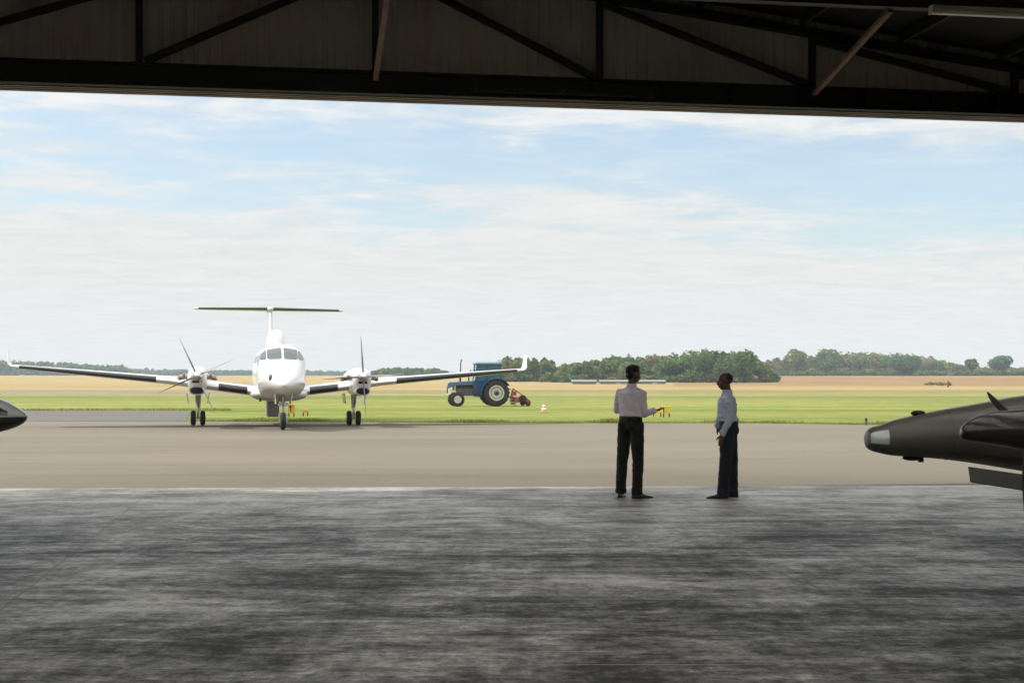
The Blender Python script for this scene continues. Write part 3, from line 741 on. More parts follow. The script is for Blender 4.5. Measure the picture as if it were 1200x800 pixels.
# ------------------------------------------------------------------ aircraft parked inside, right: nose, spinner and propeller
def xring(x, yc, zc, hw, up, dn, ex=2.0, n=36):
    return [Vector((x, yc+p.x, p.z)) for p in sup_ring(0, 0, zc, hw, up, dn, ex, n)]
def right_plane():
    D = 10.0; r = empty('light_aircraft', (2.59, D, 0), 0, 'long grey aircraft nose with landing light and open gear door at the right edge', 'aeroplane')
    def Z(py, d=D): return zat(py, d)
    def prof(px, t, b, hw, ex=2.1):
        x = (px-1014)/160; zt, zb = Z(t), Z(b); zc = (zt+zb)/2
        return (x, zc, hw, zt-zc, zc-zb, ex)
    st = [prof(1013.6, 514, 517, .012), prof(1014.2, 508.5, 521.5, .05), prof(1016.2, 504, 525, .085), prof(1021, 500.5, 528, .12), prof(1030, 498, 530.5, .14), prof(1045, 492.5, 533.5, .175), prof(1068, 487, 535, .21),
          prof(1105, 479.5, 538, .26), prof(1140, 473.5, 542.5, .30), prof(1200, 463, 552, .36),
          (1.75, 1.24, .44, .32, .36, 2.2), (2.5, 1.25, .52, .42, .45, 2.3), (3.2, 1.27, .56, .72, .5, 2.3), (4.0, 1.3, .58, .88, .52, 2.3), (5.2, 1.34, .5, .78, .45, 2.2), (7.0, 1.5, .22, .32, .25, 2), (9.0, 1.6, .08, .12, .1, 2)]
    P = catmull(st, 6)
    body = MB().loft([xring(k[0], 0, k[1], k[2], k[3], k[4], k[5]) for k in P]).build('fuselage', M['hangar_plane'], r, angle=55)
    def bp(x, th, off=.004):
        zc, hw, up, dn, ex = [np.interp(x, P[:, 0], P[:, k]) for k in range(1, 6)]
        c, s = math.cos(th), math.sin(th)
        return Vector((x-off*.5, math.copysign(abs(c)**(2/ex), c)*(hw+off), zc+math.copysign(abs(s)**(2/ex), s)*((up if s > 0 else dn)+off)))
    def bpatch(name, m, x0, x1, t0, t1, off=.004, parent=body, nu=8, nv=8):
        vs = [bp(x0+(x1-x0)*j/nv, R(t0+(t1-t0)*i/nu), off) for i in range(nu+1) for j in range(nv+1)]
        fs = [(i*(nv+1)+j, i*(nv+1)+j+1, (i+1)*(nv+1)+j+1, (i+1)*(nv+1)+j) for i in range(nu) for j in range(nv)]
        mb = MB(); mb.add(vs, fs); return mb.build(name, m, parent, angle=80)
    bpatch('landing_light', M['lamp_glass'], .016, .135, 196, 142, .003)
    bpatch('nose_panel', M['hangar_plane'], .57, .577, 100, 260, .004)
    # panel seams, a catch and a hinge line
    bpatch('panel_seam', M['hangar_plane_dark'], .568, .578, 95, 265, .0035)
    bpatch('panel_seam', M['hangar_plane_dark'], .66, 1.05, 184, 185.3, .003)
    bpatch('panel_seam', M['hangar_plane_dark'], .75, 1.15, 222, 223, .003)
    bpatch('latch', M['hangar_plane_dark'], .73, .78, 186, 192, .004)
    MB().ell((.385, 0, Z(484)), (.055, .02, .022)).build('air_scoop', M['black'], r)
    b = MB(); b.ell((.34, -.01, Z(536)), (.075, .03, .022)); b.box((.40, -.01, Z(537)), (.03, .05, .05)); b.build('beacon', M['black'], r)
    # open nose-wheel door
    p = [(.69, -.19, Z(544.5)), (1.6, -.26, Z(565)), (1.6, -.29, Z(585)), (.69, -.24, Z(562))]
    MB().prism(p, (0, .018, 0)).build('gear_door', M['hangar_plane_dark'], r, bevel=.004)
    g = MB(); g.tube((1.62, 0, 1.0), (1.56, 0, .2), .035, .03); g.bar((1.56, .09, .35), (1.56, .09, .18), .03, .05); g.tube((1.56, -.09, .18), (1.56, .11, .18), .02)
    gg = g.build('nose_gear', M['metal'], r)
    MB().lathe([(-.05, .06), (-.055, .13), (-.03, .175), (.03, .175), (.055, .13), (.05, .06)], (1.56, 0, .18), 'Y', 24).build('wheel', M['rubber'], gg)
    cp = MB().loft([xring(x, 0, 1.62, w, h, .1, 2.2) for x, w, h in ((2.55, .1, .05), (2.9, .40, .36), (3.4, .5, .58), (4.2, .5, .62), (5.0, .3, .4), (5.4, .08, .1))]).build('canopy', M['glass'], r, angle=60)
    for s, reach in ((-1, 1), (1, 3)):
        w = []
        for l, y, c, t in ((.4, 3.0, 1.5, .2), (1.6, 3.0, 1.45, .19), (2.6, 3.0, 1.4, .18), (5.2, 3.25, .9, .1))[:reach+1]:
            w.append([Vector((y+a, s*l, .95+.06*l+b_)) for a, b_ in airfoil(c, t)])
        MB().loft(w).build('wing', M['hangar_plane'], r, angle=50)
        g = MB(); g.tube((3.6, s*1.2, 1.05), (3.6, s*1.2, .2), .04); gg = g.build('landing_gear', M['metal'], r)
        MB().lathe([(-.06, .06), (-.07, .15), (-.03, .2), (.03, .2), (.07, .15), (.06, .06)], (3.6, s*1.3, .2), 'Y', 24).build('wheel', M['rubber'], gg)
    panel_v = MB().loft([[Vector((8.0+a+k*.35, b_, 1.6+k)) for a, b_ in airfoil(1.1-.3*k, .1)] for k in (0, .5, 1.1)]).build('fin', M['hangar_plane'], r, angle=50)
right_plane()

def near_plane():
    D = 7.5; tip = at(1125, D); r = empty('propeller_aircraft', tip, 0, 'aircraft with dark spinner and black propeller blades, nearest at the right edge', 'aeroplane')
    zc = zat(504.5, D); ny = 0
    sp = catmull([(0, zc-.018, .006, .006, .006, 2), (.008, zc-.014, .03, .03, .03, 2), (.035, zc-.008, .055, .053, .045, 2), (.10, zc-.002, .08, .082, .063, 2), (.2, zc, .10, .106, .08, 2), (.34, zc, .115, .116, .105, 2)], 6)
    sp_o = MB().loft([xring(k[0], ny, k[1], k[2], k[3], k[4], 2) for k in sp]).build('spinner', M['spinner'], r, angle=60)
    nc = catmull([(.44, zc, .14, .12, .14, 2), (.50, zc-.02, .36, .20, .30, 2.4), (.9, zc-.03, .45, .26, .42, 2.5), (1.8, zc-.03, .52, .32, .5, 2.5), (3.2, zc, .46, .3, .45, 2.3), (4.6, zc+.1, .22, .2, .25, 2.2), (5.6, zc+.2, .05, .05, .05, 2)], 5)
    MB().loft([xring(k[0], ny, k[1], k[2], k[3], k[4], k[5]) for k in nc]).build('fuselage', M['hangar_plane'], r, angle=60)
    MB().loft([xring(x, 0, zc+.2, w, h, .1, 2.2) for x, w, h in ((1.5, .1, .05), (1.9, .38, .4), (2.8, .44, .5), (3.6, .1, .2))]).build('canopy', M['glass'], r, angle=60)
    hub = Vector((.385, ny, zc))
    MB().lathe([(-.02, .10), (.10, .10)], hub, 'X', 20).build('hub', M['black'], r)
    for a in (-75, 165, 45):
        a = R(a); d = Vector((0, -math.sin(a), math.cos(a))); t_ = Vector((0, -math.cos(a), -math.sin(a))); ax = Vector((-1, 0, 0))
        rings = []
        for rr, ch, thk, tw in ((.05, .07, .05, 50), (.14, .10, .04, 50), (.26, .15, .025, 45), (.44, .17, .017, 38), (.57, .15, .012, 34), (.64, .10, .009, 32), (.665, .03, .006, 32)):
            cd = t_*math.cos(R(tw))+ax*math.sin(R(tw)); nn = d.cross(cd)
            rings.append([hub+d*rr+cd*ch*.5*math.cos(q)+nn*thk*.5*math.sin(q) for q in [2*math.pi*i/12 for i in range(12)]])
        MB().loft(rings).build('propeller_blade', M['black'], r, angle=60)
    for x, y in ((.85, 0), (2.2, -.45), (2.2, .45)):
        g = MB(); g.tube((x, y, 1.0), (x, y, .17), .03); gg = g.build('landing_gear', M['metal'], r)
        MB().lathe([(-.05, .06), (-.06, .12), (-.03, .17), (.03, .17), (.06, .12), (.05, .06)], (x, y+.03, .17), 'Y', 24).build('wheel', M['rubber'], gg)
near_plane()

def left_plane():
    D = 9.0; r = empty('light_aircraft', at(31, D), 0, 'dark rounded aircraft nose with pale top poking in at the left edge inside the hangar', 'aeroplane')
    k = FPX/D
    def prof(px, t, b, hw, ex=2.1):
        x = (31-px)/k; zt, zb = zat(t, D), zat(b, D); zc = zat(488, D)
        return (-x, zc, hw, zt-zc, zc-zb, ex)
    st = [prof(31.2, 487, 489, .008), prof(30.6, 485, 491, .025), prof(28.5, 483, 494, .05), prof(24, 479.8, 497.5, .08), prof(16, 474.8, 501, .115), prof(8, 470.5, 503.8, .14), prof(0, 467.3, 506, .165), (-.45, zat(488, D), .26, .22, .2, 2.1), (-.9, zat(488, D), .38, .33, .33, 2.2),
          (-1.6, 1.35, .5, .45, .42, 2.3), (-2.3, 1.35, .56, .8, .46, 2.3), (-3.4, 1.35, .57, .85, .46, 2.3), (-5, 1.4, .3, .5, .3, 2.1), (-7, 1.5, .08, .15, .1, 2)]
    st = sorted(st); P = catmull(st, 6)
    rings = [xring(q[0], 0, q[1], q[2], q[3], q[4], q[5], 40) for q in P]
    n = 40; mb = MB(); vs = [p for rg in rings for p in rg]
    up = []; lo = []
    for j in range(len(rings)-1):
        for i in range(n):
            a = j*n+i; b = j*n+(i+1) % n
            (up if i < n//2 else lo).append((a, b, b+n, a+n))
    o = MB().add(vs, up+[tuple(range(n))[::-1]]).build('fuselage', M['left_plane'], r, angle=60)
    for e in (0,): MB().add(vs, lo).build('belly', M['left_plane_shade'], r, angle=60)  # lower half coloured dark to stand for its shade
    def bp(x, th, off):
        zc, hw, u, dn, ex = [np.interp(x, P[:, 0], P[:, q]) for q in range(1, 6)]
        c, s = math.cos(th), math.sin(th)
        return Vector((x+off*.5, math.copysign(abs(c)**(2/ex), c)*(hw+off), zc+math.copysign(abs(s)**(2/ex), s)*((u if s > 0 else dn)+off)))
    vs = []; fs = []; nu = nv = 8
    for i in range(nu+1):
        for j in range(nv+1):
            u_ = i/nu; t = j/nv
            e = max(0, t-.4)/.6
            vs.append(bp(-.5+.415*t, R(172-(48-30*e*e)*u_), .003))
    for i in range(nu):
        for j in range(nv): a = i*(nv+1)+j; fs.append((a, a+1, a+nv+2, a+nv+1))
    mb = MB(); mb.add(vs, fs); mb.build('landing_light', M['glass'], o, angle=80)
    MB().loft([xring(x, 0, 1.7, w, h, .1, 2.2) for x, w, h in ((-1.5, .1, .05), (-1.9, .40, .36), (-2.4, .5, .58), (-3.2, .5, .58), (-4.2, .1, .2))]).build('canopy', M['glass'], r, angle=60)
    for s in (-1, 1):
        MB().loft([[Vector((-2.0-a, s*l, 1.0+.05*l+b_)) for a, b_ in airfoil(c, t)] for l, c, t in ((.4, 1.4, .18), (3.0, 1.1, .12))]).build('wing', M['left_plane'], r, angle=50)
        g = MB(); g.tube((-2.6, s*1.1, 1.0), (-2.6, s*1.1, .2), .035); gg = g.build('landing_gear', M['metal'], r)
        MB().lathe([(-.05, .06), (-.06, .15), (-.03, .2), (.03, .2), (.06, .15), (.05, .06)], (-2.6, s*1.1, .2), 'Y', 24).build('wheel', M['rubber'], gg)
    g = MB(); g.tube((-.9, 0, 1.1), (-.9, 0, .2), .035); gg = g.build('nose_gear', M['metal'], r)
    MB().lathe([(-.05, .06), (-.06, .12), (-.03, .17), (.03, .17), (.06, .12), (.05, .06)], (-.9, 0, .17), 'Y', 24).build('wheel', M['rubber'], gg)
left_plane()

# ------------------------------------------------------------------ tractor with mower
def tyre(mb, c, r, w, rim, lugs, axis='Y'):
    mb.lathe([(-w/2*.9, rim), (-w/2, rim+.04), (-w/2, r*.86), (-w/2*.8, r*.95), (-w/2*.4, r*.975), (w/2*.4, r*.975), (w/2*.8, r*.95), (w/2, r*.86), (w/2, rim+.04), (w/2*.9, rim)], c, axis, 40)
    for i in range(lugs):
        for s in (-1, 1):
            t = 2*math.pi*(i+(.5 if s > 0 else 0))/lugs
            m = Matrix.Rotation(-t, 3, 'Y') @ Matrix.Rotation(R(s*38), 3, 'X')
            p = Vector(c)+Vector((math.sin(-t)*-1*r*.965, s*w*.24, math.cos(t)*r*.965))
            mb.box(p, (.05, w*.52, .05), Matrix.Rotation(t, 3, 'Y') @ Matrix.Rotation(R(s*38), 3, 'Z'))
def tractor():
    r = empty('tractor', at(579.0, 78.5), R(9.6), 'old blue tractor with cab standing on the grass beyond the right wing', 'tractor')
    B = M['blue_paint']
    for s in (-1, 1):                                # wheels
        t = MB(); tyre(t, (0, s*.76, .755), .755, .42, .44, 20); w = t.build('rear_wheel', M['tyre'], r, angle=40)
        o_ = s*.76
        q = MB(); q.lathe([(s*.19, .44), (s*.225, .44), (s*.235, .42), (s*.215, .37), (s*.205, .33), (s*.205, .15), (s*.19, .15)], (0, o_, .755), 'Y', 36); q.build('rim', M['rim'], w)
        MB().lathe([(s*.20, .36), (s*.209, .36), (s*.209, .30), (s*.20, .30)], (0, o_, .755), 'Y', 30).build('rim_groove', M['dark_metal'], w)
        MB().lathe([(s*.2, .15), (s*.25, .13), (s*.27, .06), (s*.2, .06)], (0, o_, .755), 'Y', 20).build('hub', M['dark_metal'], w)
        t = MB(); tyre(t, (-2.2, s*.68, .385), .385, .2, .2, 16); w = t.build('front_wheel', M['tyre'], r, angle=40)
        MB().lathe([(s*.08, .21), (s*.112, .215), (s*.118, .20), (s*.10, .15), (s*.10, .07), (s*.13, .06), (s*.13, .02), (s*.08, .02)], (-2.2, s*.68, .385), 'Y', 28).build('rim', M['rim'], w)
        # fender
        f = MB(); arc = [(R(a), .86) for a in range(-8, 150, 12)]
        ou = [Vector((-math.cos(a)*.88, 0, .74+math.sin(a)*.84)) for a, _ in arc]; inn = [Vector((-math.cos(a)*.84, 0, .74+math.sin(a)*.80)) for a, _ in arc]
        n = len(ou); y0, y1 = (.50, .98) if s > 0 else (-.98, -.50)
        f.loft([[Vector((p.x, y, p.z)) for p in ou+inn[::-1]] for y in (y0, y1)])
        f.prism([(-math.cos(a)*.85, s*.50, .74+math.sin(a)*.81) for a, _ in arc]+[(-.2, s*.5, .75)], (0, s*.02, 0))
        f.build('fender', B, r, angle=40)
    b = MB(); b.box((-1.15, 0, .80), (2.1, .42, .42)); b.box((-.1, 0, .78), (.7, .62, .5)); b.box((-2.2, 0, .55), (.3, .5, .3)); b.tube((-2.2, -.62, .42), (-2.2, .62, .42), .05)
    b.tube((0, -.75, .755), (0, .75, .755), .09); b.build('chassis', M['dark_metal'], r, bevel=.02, angle=30)
    # bonnet
    bn = MB()
    bn.prism([(-2.72, -.27, 1.02), (-2.72, -.27, 1.30), (-2.62, -.27, 1.375), (-1.05, -.27, 1.46), (-1.05, -.27, 1.22), (-2.3, -.27, 1.17)], (0, .54, 0)); bn.build('bonnet', M['blue_hood'], r, bevel=.03)
    MB().box((-2.60, 0, .93), (.16, .46, .52)).build('grille', M['cone_band'], r, bevel=.02)
    MB().box((-2.68, 0, .96), (.06, .36, .44)).build('grille_mesh', M['dark_hole'], r)
    for s in (-1, 1): MB().tube((-2.73, s*.16, 1.2), (-2.66, s*.16, 1.2), .07).build('headlight', M['lamp_glass'], r)
    MB().box((-1.72, 0, 1.06), (1.0, .40, .36)).build('engine', M['black'], r, bevel=.03)
    MB().box((-2.35, -.0, 1.05), (.08, .44, .3)).build('radiator', M['dark_metal'], r)
    e = MB(); e.tube((-1.98, -.12, 1.35), (-1.98, -.12, 1.78), .055); e.tube((-1.98, -.12, 1.76), (-1.94, -.12, 2.55), .030); e.tube((-1.94, -.12, 2.52), (-1.90, -.12, 2.66), .033)
    e.build('exhaust_pipe', M['black'], r)
    MB().tube((-1.45, .12, 1.4), (-1.45, .12, 1.72), .04).build('air_intake', M['black'], r)
    # cab
    c = MB()
    c.prism([(-1.18, -.50, .70), (-1.18, -.50, 1.45), (-.72, -.50, 1.50), (-.45, -.50, 1.45), (-.62, -.50, 1.2), (-.85, -.5, .75), (-.85, -.50, .62), (-1.1, -.5, .62)], (0, 1.0, 0)); c.build('cab_body', B, r, bevel=.02)
    fr = MB()
    for s in (-1, 1):
        y = s*.52
        fr.bar((-1.16, y, 1.42), (-1.06, y, 2.38), .06, .06); fr.bar((-.55, y, 1.40), (-.50, y, 2.38), .06, .06); fr.bar((.36, y, 1.35), (.26, y, 2.38), .07, .07)
        fr.bar((-1.16, y, 1.45), (.36, y, 1.40), .05, .06)
    fr.bar((-1.16, -.52, 1.45), (-1.16, .52, 1.45), .06, .06); fr.bar((.36, -.52, 1.40), (.36, .52, 1.40), .06, .06)
    fr.build('cab_frame', B, r, angle=30)
    for s in (-1, 1):
        y = s*.51
        MB().prism([(-1.12, y, 1.47), (-.56, y, 1.45), (-.52, y, 2.36), (-1.04, y, 2.36)], (0, s*.01, 0)).build('side_window', M['cab_glass'], r)
        MB().prism([(-.50, y, 1.45), (.33, y, 1.43), (.24, y, 2.36), (-.47, y, 2.36)], (0, s*.01, 0)).build('side_window', M['cab_glass'], r)
    MB().prism([(-1.16, -.49, 1.48), (-1.16, .49, 1.48), (-1.06, .49, 2.36), (-1.06, -.49, 2.36)], (.01, 0, 0)).build('windscreen', M['cab_glass'], r)
    MB().prism([(.34, -.49, 1.45), (.34, .49, 1.45), (.26, .49, 2.36), (.26, -.49, 2.36)], (.01, 0, 0)).build('rear_window', M['cab_glass'], r)
    rf = MB(); rf.loft([[Vector((x, y, z)) for x, y in ((-1.18*k, -.60*k), (.36*k+.02, -.60*k), (.36*k+.02, .60*k), (-1.18*k, .60*k))] for z, k in ((2.37, .97), (2.41, 1.0), (2.47, .98), (2.52, .88))])
    rf.build('cab_roof', M['cab_roof'], r, bevel=.02, angle=30)
    s_ = MB(); s_.box((-.15, 0, 1.35), (.45, .45, .12)); s_.box((.08, 0, 1.62), (.1, .42, .45)); s_.build('driver_seat', M['black'], r, bevel=.03)
    st = MB(); st.tube((-.85, 0, 1.2), (-.7, 0, 1.7), .02); st.lathe([(-.01, .16), (.01, .2), (.02, .16)], (-.7, 0, 1.7), 'Z', 20); st.build('steering_wheel', M['black'], r)
    for s in (-1, 1):
        MB().box((-.95, s*.62, .55), (.3, .25, .05)).build('step', M['dark_metal'], r)
        mr = MB(); mr.bar((-1.12, s*.55, 2.05), (-1.25, s*.85, 2.05), .02, .02); mr.box((-1.25, s*.88, 1.97), (.03, .14, .24)); mr.build('mirror', M['black'], r)
    # linkage
    l = MB(); l.bar((.35, -.35, .55), (1.05, -.35, .5), .05, .06); l.bar((.35, .35, .55), (1.05, .35, .5), .05, .06); l.bar((.35, 0, 1.0), (1.0, 0, .95), .05, .05); l.build('linkage', M['dark_metal'], r)
    # mower is hitched: a thing of its own
    w = empty('mower', r.matrix_basis @ Vector((1.0, 0, 0)), R(9.6), 'red grass mower hitched low behind the blue tractor', 'mower')
    m = MB(); m.prism([(.05, -.95, .28), (.1, -.95, .50), (.62, -.95, .58), (.98, -.95, .30), (.98, -.95, .22), (.1, -.95, .22)], (0, 1.9, 0)); m.build('deck', M['red_paint'], w, bevel=.03)
    m = MB(); m.bar((.02, -.35, .45), (.12, 0, 1.0), .06, .07); m.bar((.02, .35, .45), (.12, 0, 1.0), .06, .07); m.bar((.12, 0, .98), (.8, 0, .52), .05, .05); m.box((.15, 0, .72), (.25, .3, .25)); m.build('frame', M['red_paint'], w)
    MB().tube((.5, -1.0, .42), (.5, -.90, .42), .22, .22, 20).build('drive_cover', M['black'], w)
    for s in (-1, 1):
        MB().lathe([(-.06, .05), (-.06, .15), (.06, .15), (.06, .05)], (.82, s*.86, .15), 'Y', 18).build('wheel', M['tyre'], w)
    MB().tube((.15, -.9, .13), (.15, .9, .13), .07).build('roller', M['rim'], w)
tractor()

# ------------------------------------------------------------------ small things on the airfield
def cone():
    p = at(637.5, 64); r = empty('traffic_cone', p, 0, 'small orange and white traffic cone on the grass right of the tractor', 'traffic cone')
    MB().box((0, 0, .02), (.36, .36, .04)).build('base', M['cone'], r, bevel=.01)
    MB().lathe([(.04, .13), (.40, .04), (.48, .025)], (0, 0, 0), 'Z', 20).build('cone_body', M['cone'], r)
    for a, b in ((.14, .22), (.29, .36)):
        f = lambda z: .137-(z-.04)*.25
        MB().lathe([(a, f(a)), (b, f(b))], (0, 0, 0), 'Z', 20).build('reflective_band', M['cone_band'], r)
cone()
def board(px, Y, w, h, m, label, blk, rz=0, face=None):
    r = empty('marker_board', at(px, Y), rz, label, 'marker board')
    MB().box((0, 0, .14+h/2), (w, .09, h)).build('panel', m, r, bevel=.01)
    for s in (-1, 1): MB().box((s*w*.36, 0, .07), (.05, .05, .16)).build('leg', M['dark_metal'], r)
    mk = MB()
    for x0, z0, ww, hh in blk: mk.box((x0, -.048, .14+h/2+z0), (ww, .012, hh))
    if blk: mk.build('marking', M['black'], r)
    return r
board(781, 56.5, .34, .30, M['sign_yellow'], 'square yellow marker board in the grass, right of the lifted hand', [(-.13, 0, .05, .22)], R(8))
board(770, 57.5, .42, .22, M['sign_yellow'], 'low yellow marker board in the grass just below the lifted hand', [(-.08, -.02, .04, .12)], R(-10))
board(341.5, 57, .28, .38, M['sign_orange'], 'orange marker board in the grass seen beside the nose wheel', [(-.05, .1, .12, .05), (-.03, 0, .04, .2)], R(5))
board(358, 58, .26, .14, M['sign_orange'], 'tiny low orange marker in the grass right of the nose wheel', [])
def edge_light(px, Y, label):
    r = empty('edge_light', at(px, Y), 0, label, 'edge light')
    MB().lathe([(0, .07), (.02, .07), (.03, .03), (.14, .03)], (0, 0, 0), 'Z', 16).build('stem', M['dark_metal'], r)
    MB().lathe([(.14, .045), (.20, .045), (.24, .03), (.25, .005)], (0, 0, 0), 'Z', 16).build('lens', M['black'], r)
edge_light(1015, 46.9, 'small dark edge light at the grass edge just left of the parked nose')
def post(px, Y, h, label):
    p = at(px, Y, 0); p.z = terrain(p.x, p.y)-.05
    r = MB().bar((0, 0, 0), (.03, 0, h), .22, .22).build('post', M['post_wood']); r.location = p; tag(r, label, 'post')
post(1111, 240, 1.1, 'short dark post in the straw strip of the right hand field')

def shed(px0, px1, Y, top, label):
    a, b = at(px0, Y), at(px1, Y); zb = terrain(a.x, a.y)-.1; h = zat(top, Y)-zb
    r = empty('shed', ((a.x+b.x)/2, Y, zb), 0, label, 'shed', 'long white sheds below the wood'); L_ = b.x-a.x; W_ = 7
    MB().box((0, W_/2, h*.31), (L_, W_, h*.62)).build('wall', M['shed'], r, smooth=False)
    MB().prism([(-L_/2-.2, -.3, h*.62+.01), (-L_/2-.2, W_+.3, h*.62+.01), (-L_/2-.2, W_/2, h)], (L_+.4, 0, 0)).build('roof', M['shed'], r, smooth=False)
    n = int(L_/3)
    for i in range(n):
        if i % 3 == 1: MB().box((-L_/2+1.5+i*3, -.04, h*.28), (1.2, .08, h*.3)).build('door', M['grey_paint'], r, smooth=False)
shed(671, 699, 335, 444.8, 'shorter white shed below the wood, left of the head of the man with raised hand')
shed(704, 780, 340, 444.9, 'longer white shed below the wood, behind the head of the man with raised hand')

# ------------------------------------------------------------------ trees
DK = (.085, .145, .040); MG = (.115, .185, .046); LG = (.19, .225, .070); OL = (.19, .19, .072); BR = (.165, .140, .070); BL = (.075, .140, .075)
def crown(vs, fs, cols, c, rx, ry, rz, n, size, col, rng, lobes=7):
    """leaf clumps scattered through several overlapping lobes"""
    L_ = []
    for i in range(lobes):
        a = rng.random()*2*math.pi; e = rng.uniform(-.35, .95); q = rng.uniform(.35, .62)
        ce = math.cos(e*1.4)
        L_.append((math.cos(a)*q*ce, math.sin(a)*q*ce, math.sin(e*1.4)*q, rng.uniform(.38, .6), rng.uniform(.78, 1.25)))
    L_.append((0, 0, 0, .62, 1.0))
    for i in range(n):
        lx, ly, lz, lr, sh = L_[rng.randrange(len(L_))]
        z = rng.uniform(-1, 1); a = rng.random()*2*math.pi; rr = lr*(rng.uniform(.72, 1.06) if rng.random() < .8 else rng.random())
        s = math.sqrt(1-z*z); d = Vector((s*math.cos(a), s*math.sin(a), z))
        p = Vector((lx+d.x*rr, ly+d.y*rr, lz+d.z*rr))
        P = Vector((c[0]+p.x*rx, c[1]+p.y*ry, c[2]+p.z*rz))
        nr = (d+Vector((rng.gauss(0, .5), rng.gauss(0, .5), rng.gauss(0, .5)))).normalized()
        t = nr.cross(Vector((rng.gauss(0, 1), rng.gauss(0, 1), rng.gauss(0, 1)))).normalized(); b = nr.cross(t)
        sz = size*rng.uniform(.5, 1.3); k = len(vs); m = rng.randrange(3)
        vs.extend([tuple(P+t*sz), tuple(P+b*sz*.8), tuple(P-t*sz*.9), tuple(P-b*sz)]); fs.append((k, k+1, k+2, k+3))
        j = sh*rng.uniform(.75, 1.3); cols.extend([(col[0]*j, col[1]*j, col[2]*j, 1)]*4)
def leaf_obj(name, vs, fs, cols, parent=None, m=None):
    me = bpy.data.meshes.new(name); me.from_pydata(vs, [], fs); me.materials.append(m or M['leaf'])
    at_ = me.color_attributes.new('tint', 'FLOAT_COLOR', 'POINT'); at_.data.foreach_set('color', np.array(cols, dtype=np.float32).ravel())
    o = bpy.data.objects.new(name, me); COL.objects.link(o)
    if parent is not None: o.parent = parent
    return o
def wood(label, sky, D, depth, cols, step=6, leaf=.5, per=700, seed=1, base_drop=0):
    """a far wood that reads as one mass; sky: list of (px, top row)"""
    rng = random.Random(seed); vs, fs, cc = [], [], []
    px0, px1 = sky[0][0], sky[-1][0]
    rows = max(2, int(depth/14))
    for rw in range(rows):
        Y = D+rw*depth/rows; w = FPX/D
        px = px0+rng.uniform(0, 3)
        while px < px1:
            top = float(np.interp(px, [s[0] for s in sky], [s[1] for s in sky]))
            p = at(px, Y+rng.uniform(-4, 4)); zb = terrain(p.x, p.y)
            H = (zat(top+abs(rng.gauss(0, .8 if D > 600 else 1.2))+(rows-1-rw)*(2.4 if D < 600 else .8)*rng.uniform(.2, 1.6), p.y)-zb)
            if rw == rows-1: H = max(H, (zat(top+rng.uniform(-.6, 1.5), p.y)-zb))
            H = max(H*1.06, 2.5); R_ = max(1.8, H*rng.uniform(.32, .5))
            col = cols[rng.randrange(len(cols))]
            crown(vs, fs, cc, (p.x, p.y, zb+H*.54), R_, R_, H*.47, per, leaf, col, rng, 6)
            # low scrub closing the foot of the wood
            if rw == 0:
                for _ in range(3):
                    crown(vs, fs, cc, (p.x+rng.uniform(-5, 5), p.y-R_*.7, zb+H*.14), R_*1.1, R_*.6, H*.24, per//3, leaf, cols[rng.randrange(len(cols))], rng, 4)
            px += step*w*rng.uniform(.55, 1.05)*H/11*.9
    o = leaf_obj('woodland', vs, fs, cc); tag(o, label, 'woodland', kind='stuff'); return o
wood('distant blue green wood along the horizon at the far left', [(-40, 422), (0, 421.5), (20, 423), (60, 424), (80, 425.5), (95, 425), (110, 427), (122, 428), (135, 428), (142, 427), (150, 431), (152, 432.5)], 1150, 60, [BL, DK, MG], 9, 1.3, 170, 3)
wood('faint low wood on the horizon behind the aeroplane', [(150, 432), (200, 433), (240, 434), (290, 434), (340, 435), (400, 435), (432, 436)], 1500, 60, [BL, BL, DK], 11, 1.9, 110, 4)
wood('dark low wood showing over the right wing left of the tractor', [(436, 436), (445, 433), (460, 431.5), (480, 431), (500, 431.5), (514, 432), (519, 436), (524, 438)], 760, 40, [MG, DK, DK], 9, .85, 320, 5)
wood('bluish strip of wood behind the tractor cab', [(520, 437.5), (560, 437.5), (590, 438)], 1450, 40, [BL], 11, 1.9, 90, 6)
wood('rounded wood beyond the tractor at the wing tip', [(583, 422), (592, 419.5), (605, 419), (622, 419.5), (640, 421), (650, 424), (658, 429), (664, 433)], 410, 34, [MG, DK, OL, MG, DK], 6.5, .5, 600, 7)
wood('long green wood behind the white sheds and the two men', [(655, 432), (664, 426), (675, 424.5), (690, 422), (705, 419), (720, 417.5), (735, 418), (750, 419), (765, 417), (780, 417), (790, 414), (800, 414.5), (815, 412), (835, 409), (850, 410), (862, 408.5), (872, 410), (878, 411), (883, 414), (888, 418), (894, 422), (900, 428), (908, 434)], 390, 44, [MG, DK, LG, MG, OL, DK], 6.5, .5, 600, 8)
wood('mixed wood and hedge behind the brown field at the right', [(892, 424), (905, 422), (915, 420), (930, 421), (950, 418), (965, 414), (985, 414), (1000, 413.5), (1020, 413), (1045, 413.5), (1065, 415), (1085, 418), (1100, 421), (1115, 425), (1130, 428), (1150, 431), (1180, 430.5), (1210, 431), (1260, 430)], 700, 60, [MG, OL, LG, DK, BR, LG], 7, .8, 380, 9)
def hedge():
    rng = random.Random(2); vs, fs, cc = [], [], []; px = 862
    while px < 1270:
        Y = 655; p = at(px, Y); zb = terrain(p.x, p.y)
        crown(vs, fs, cc, (p.x, p.y, zb+.8), 2.6, 1.6, rng.uniform(1.0, 1.8), 130, .5, DK if rng.random() < .6 else MG, rng, 4); px += 6
    o = leaf_obj('hedge', vs, fs, cc); tag(o, 'low dark hedge along the far edge of the brown field', 'hedge')
hedge()
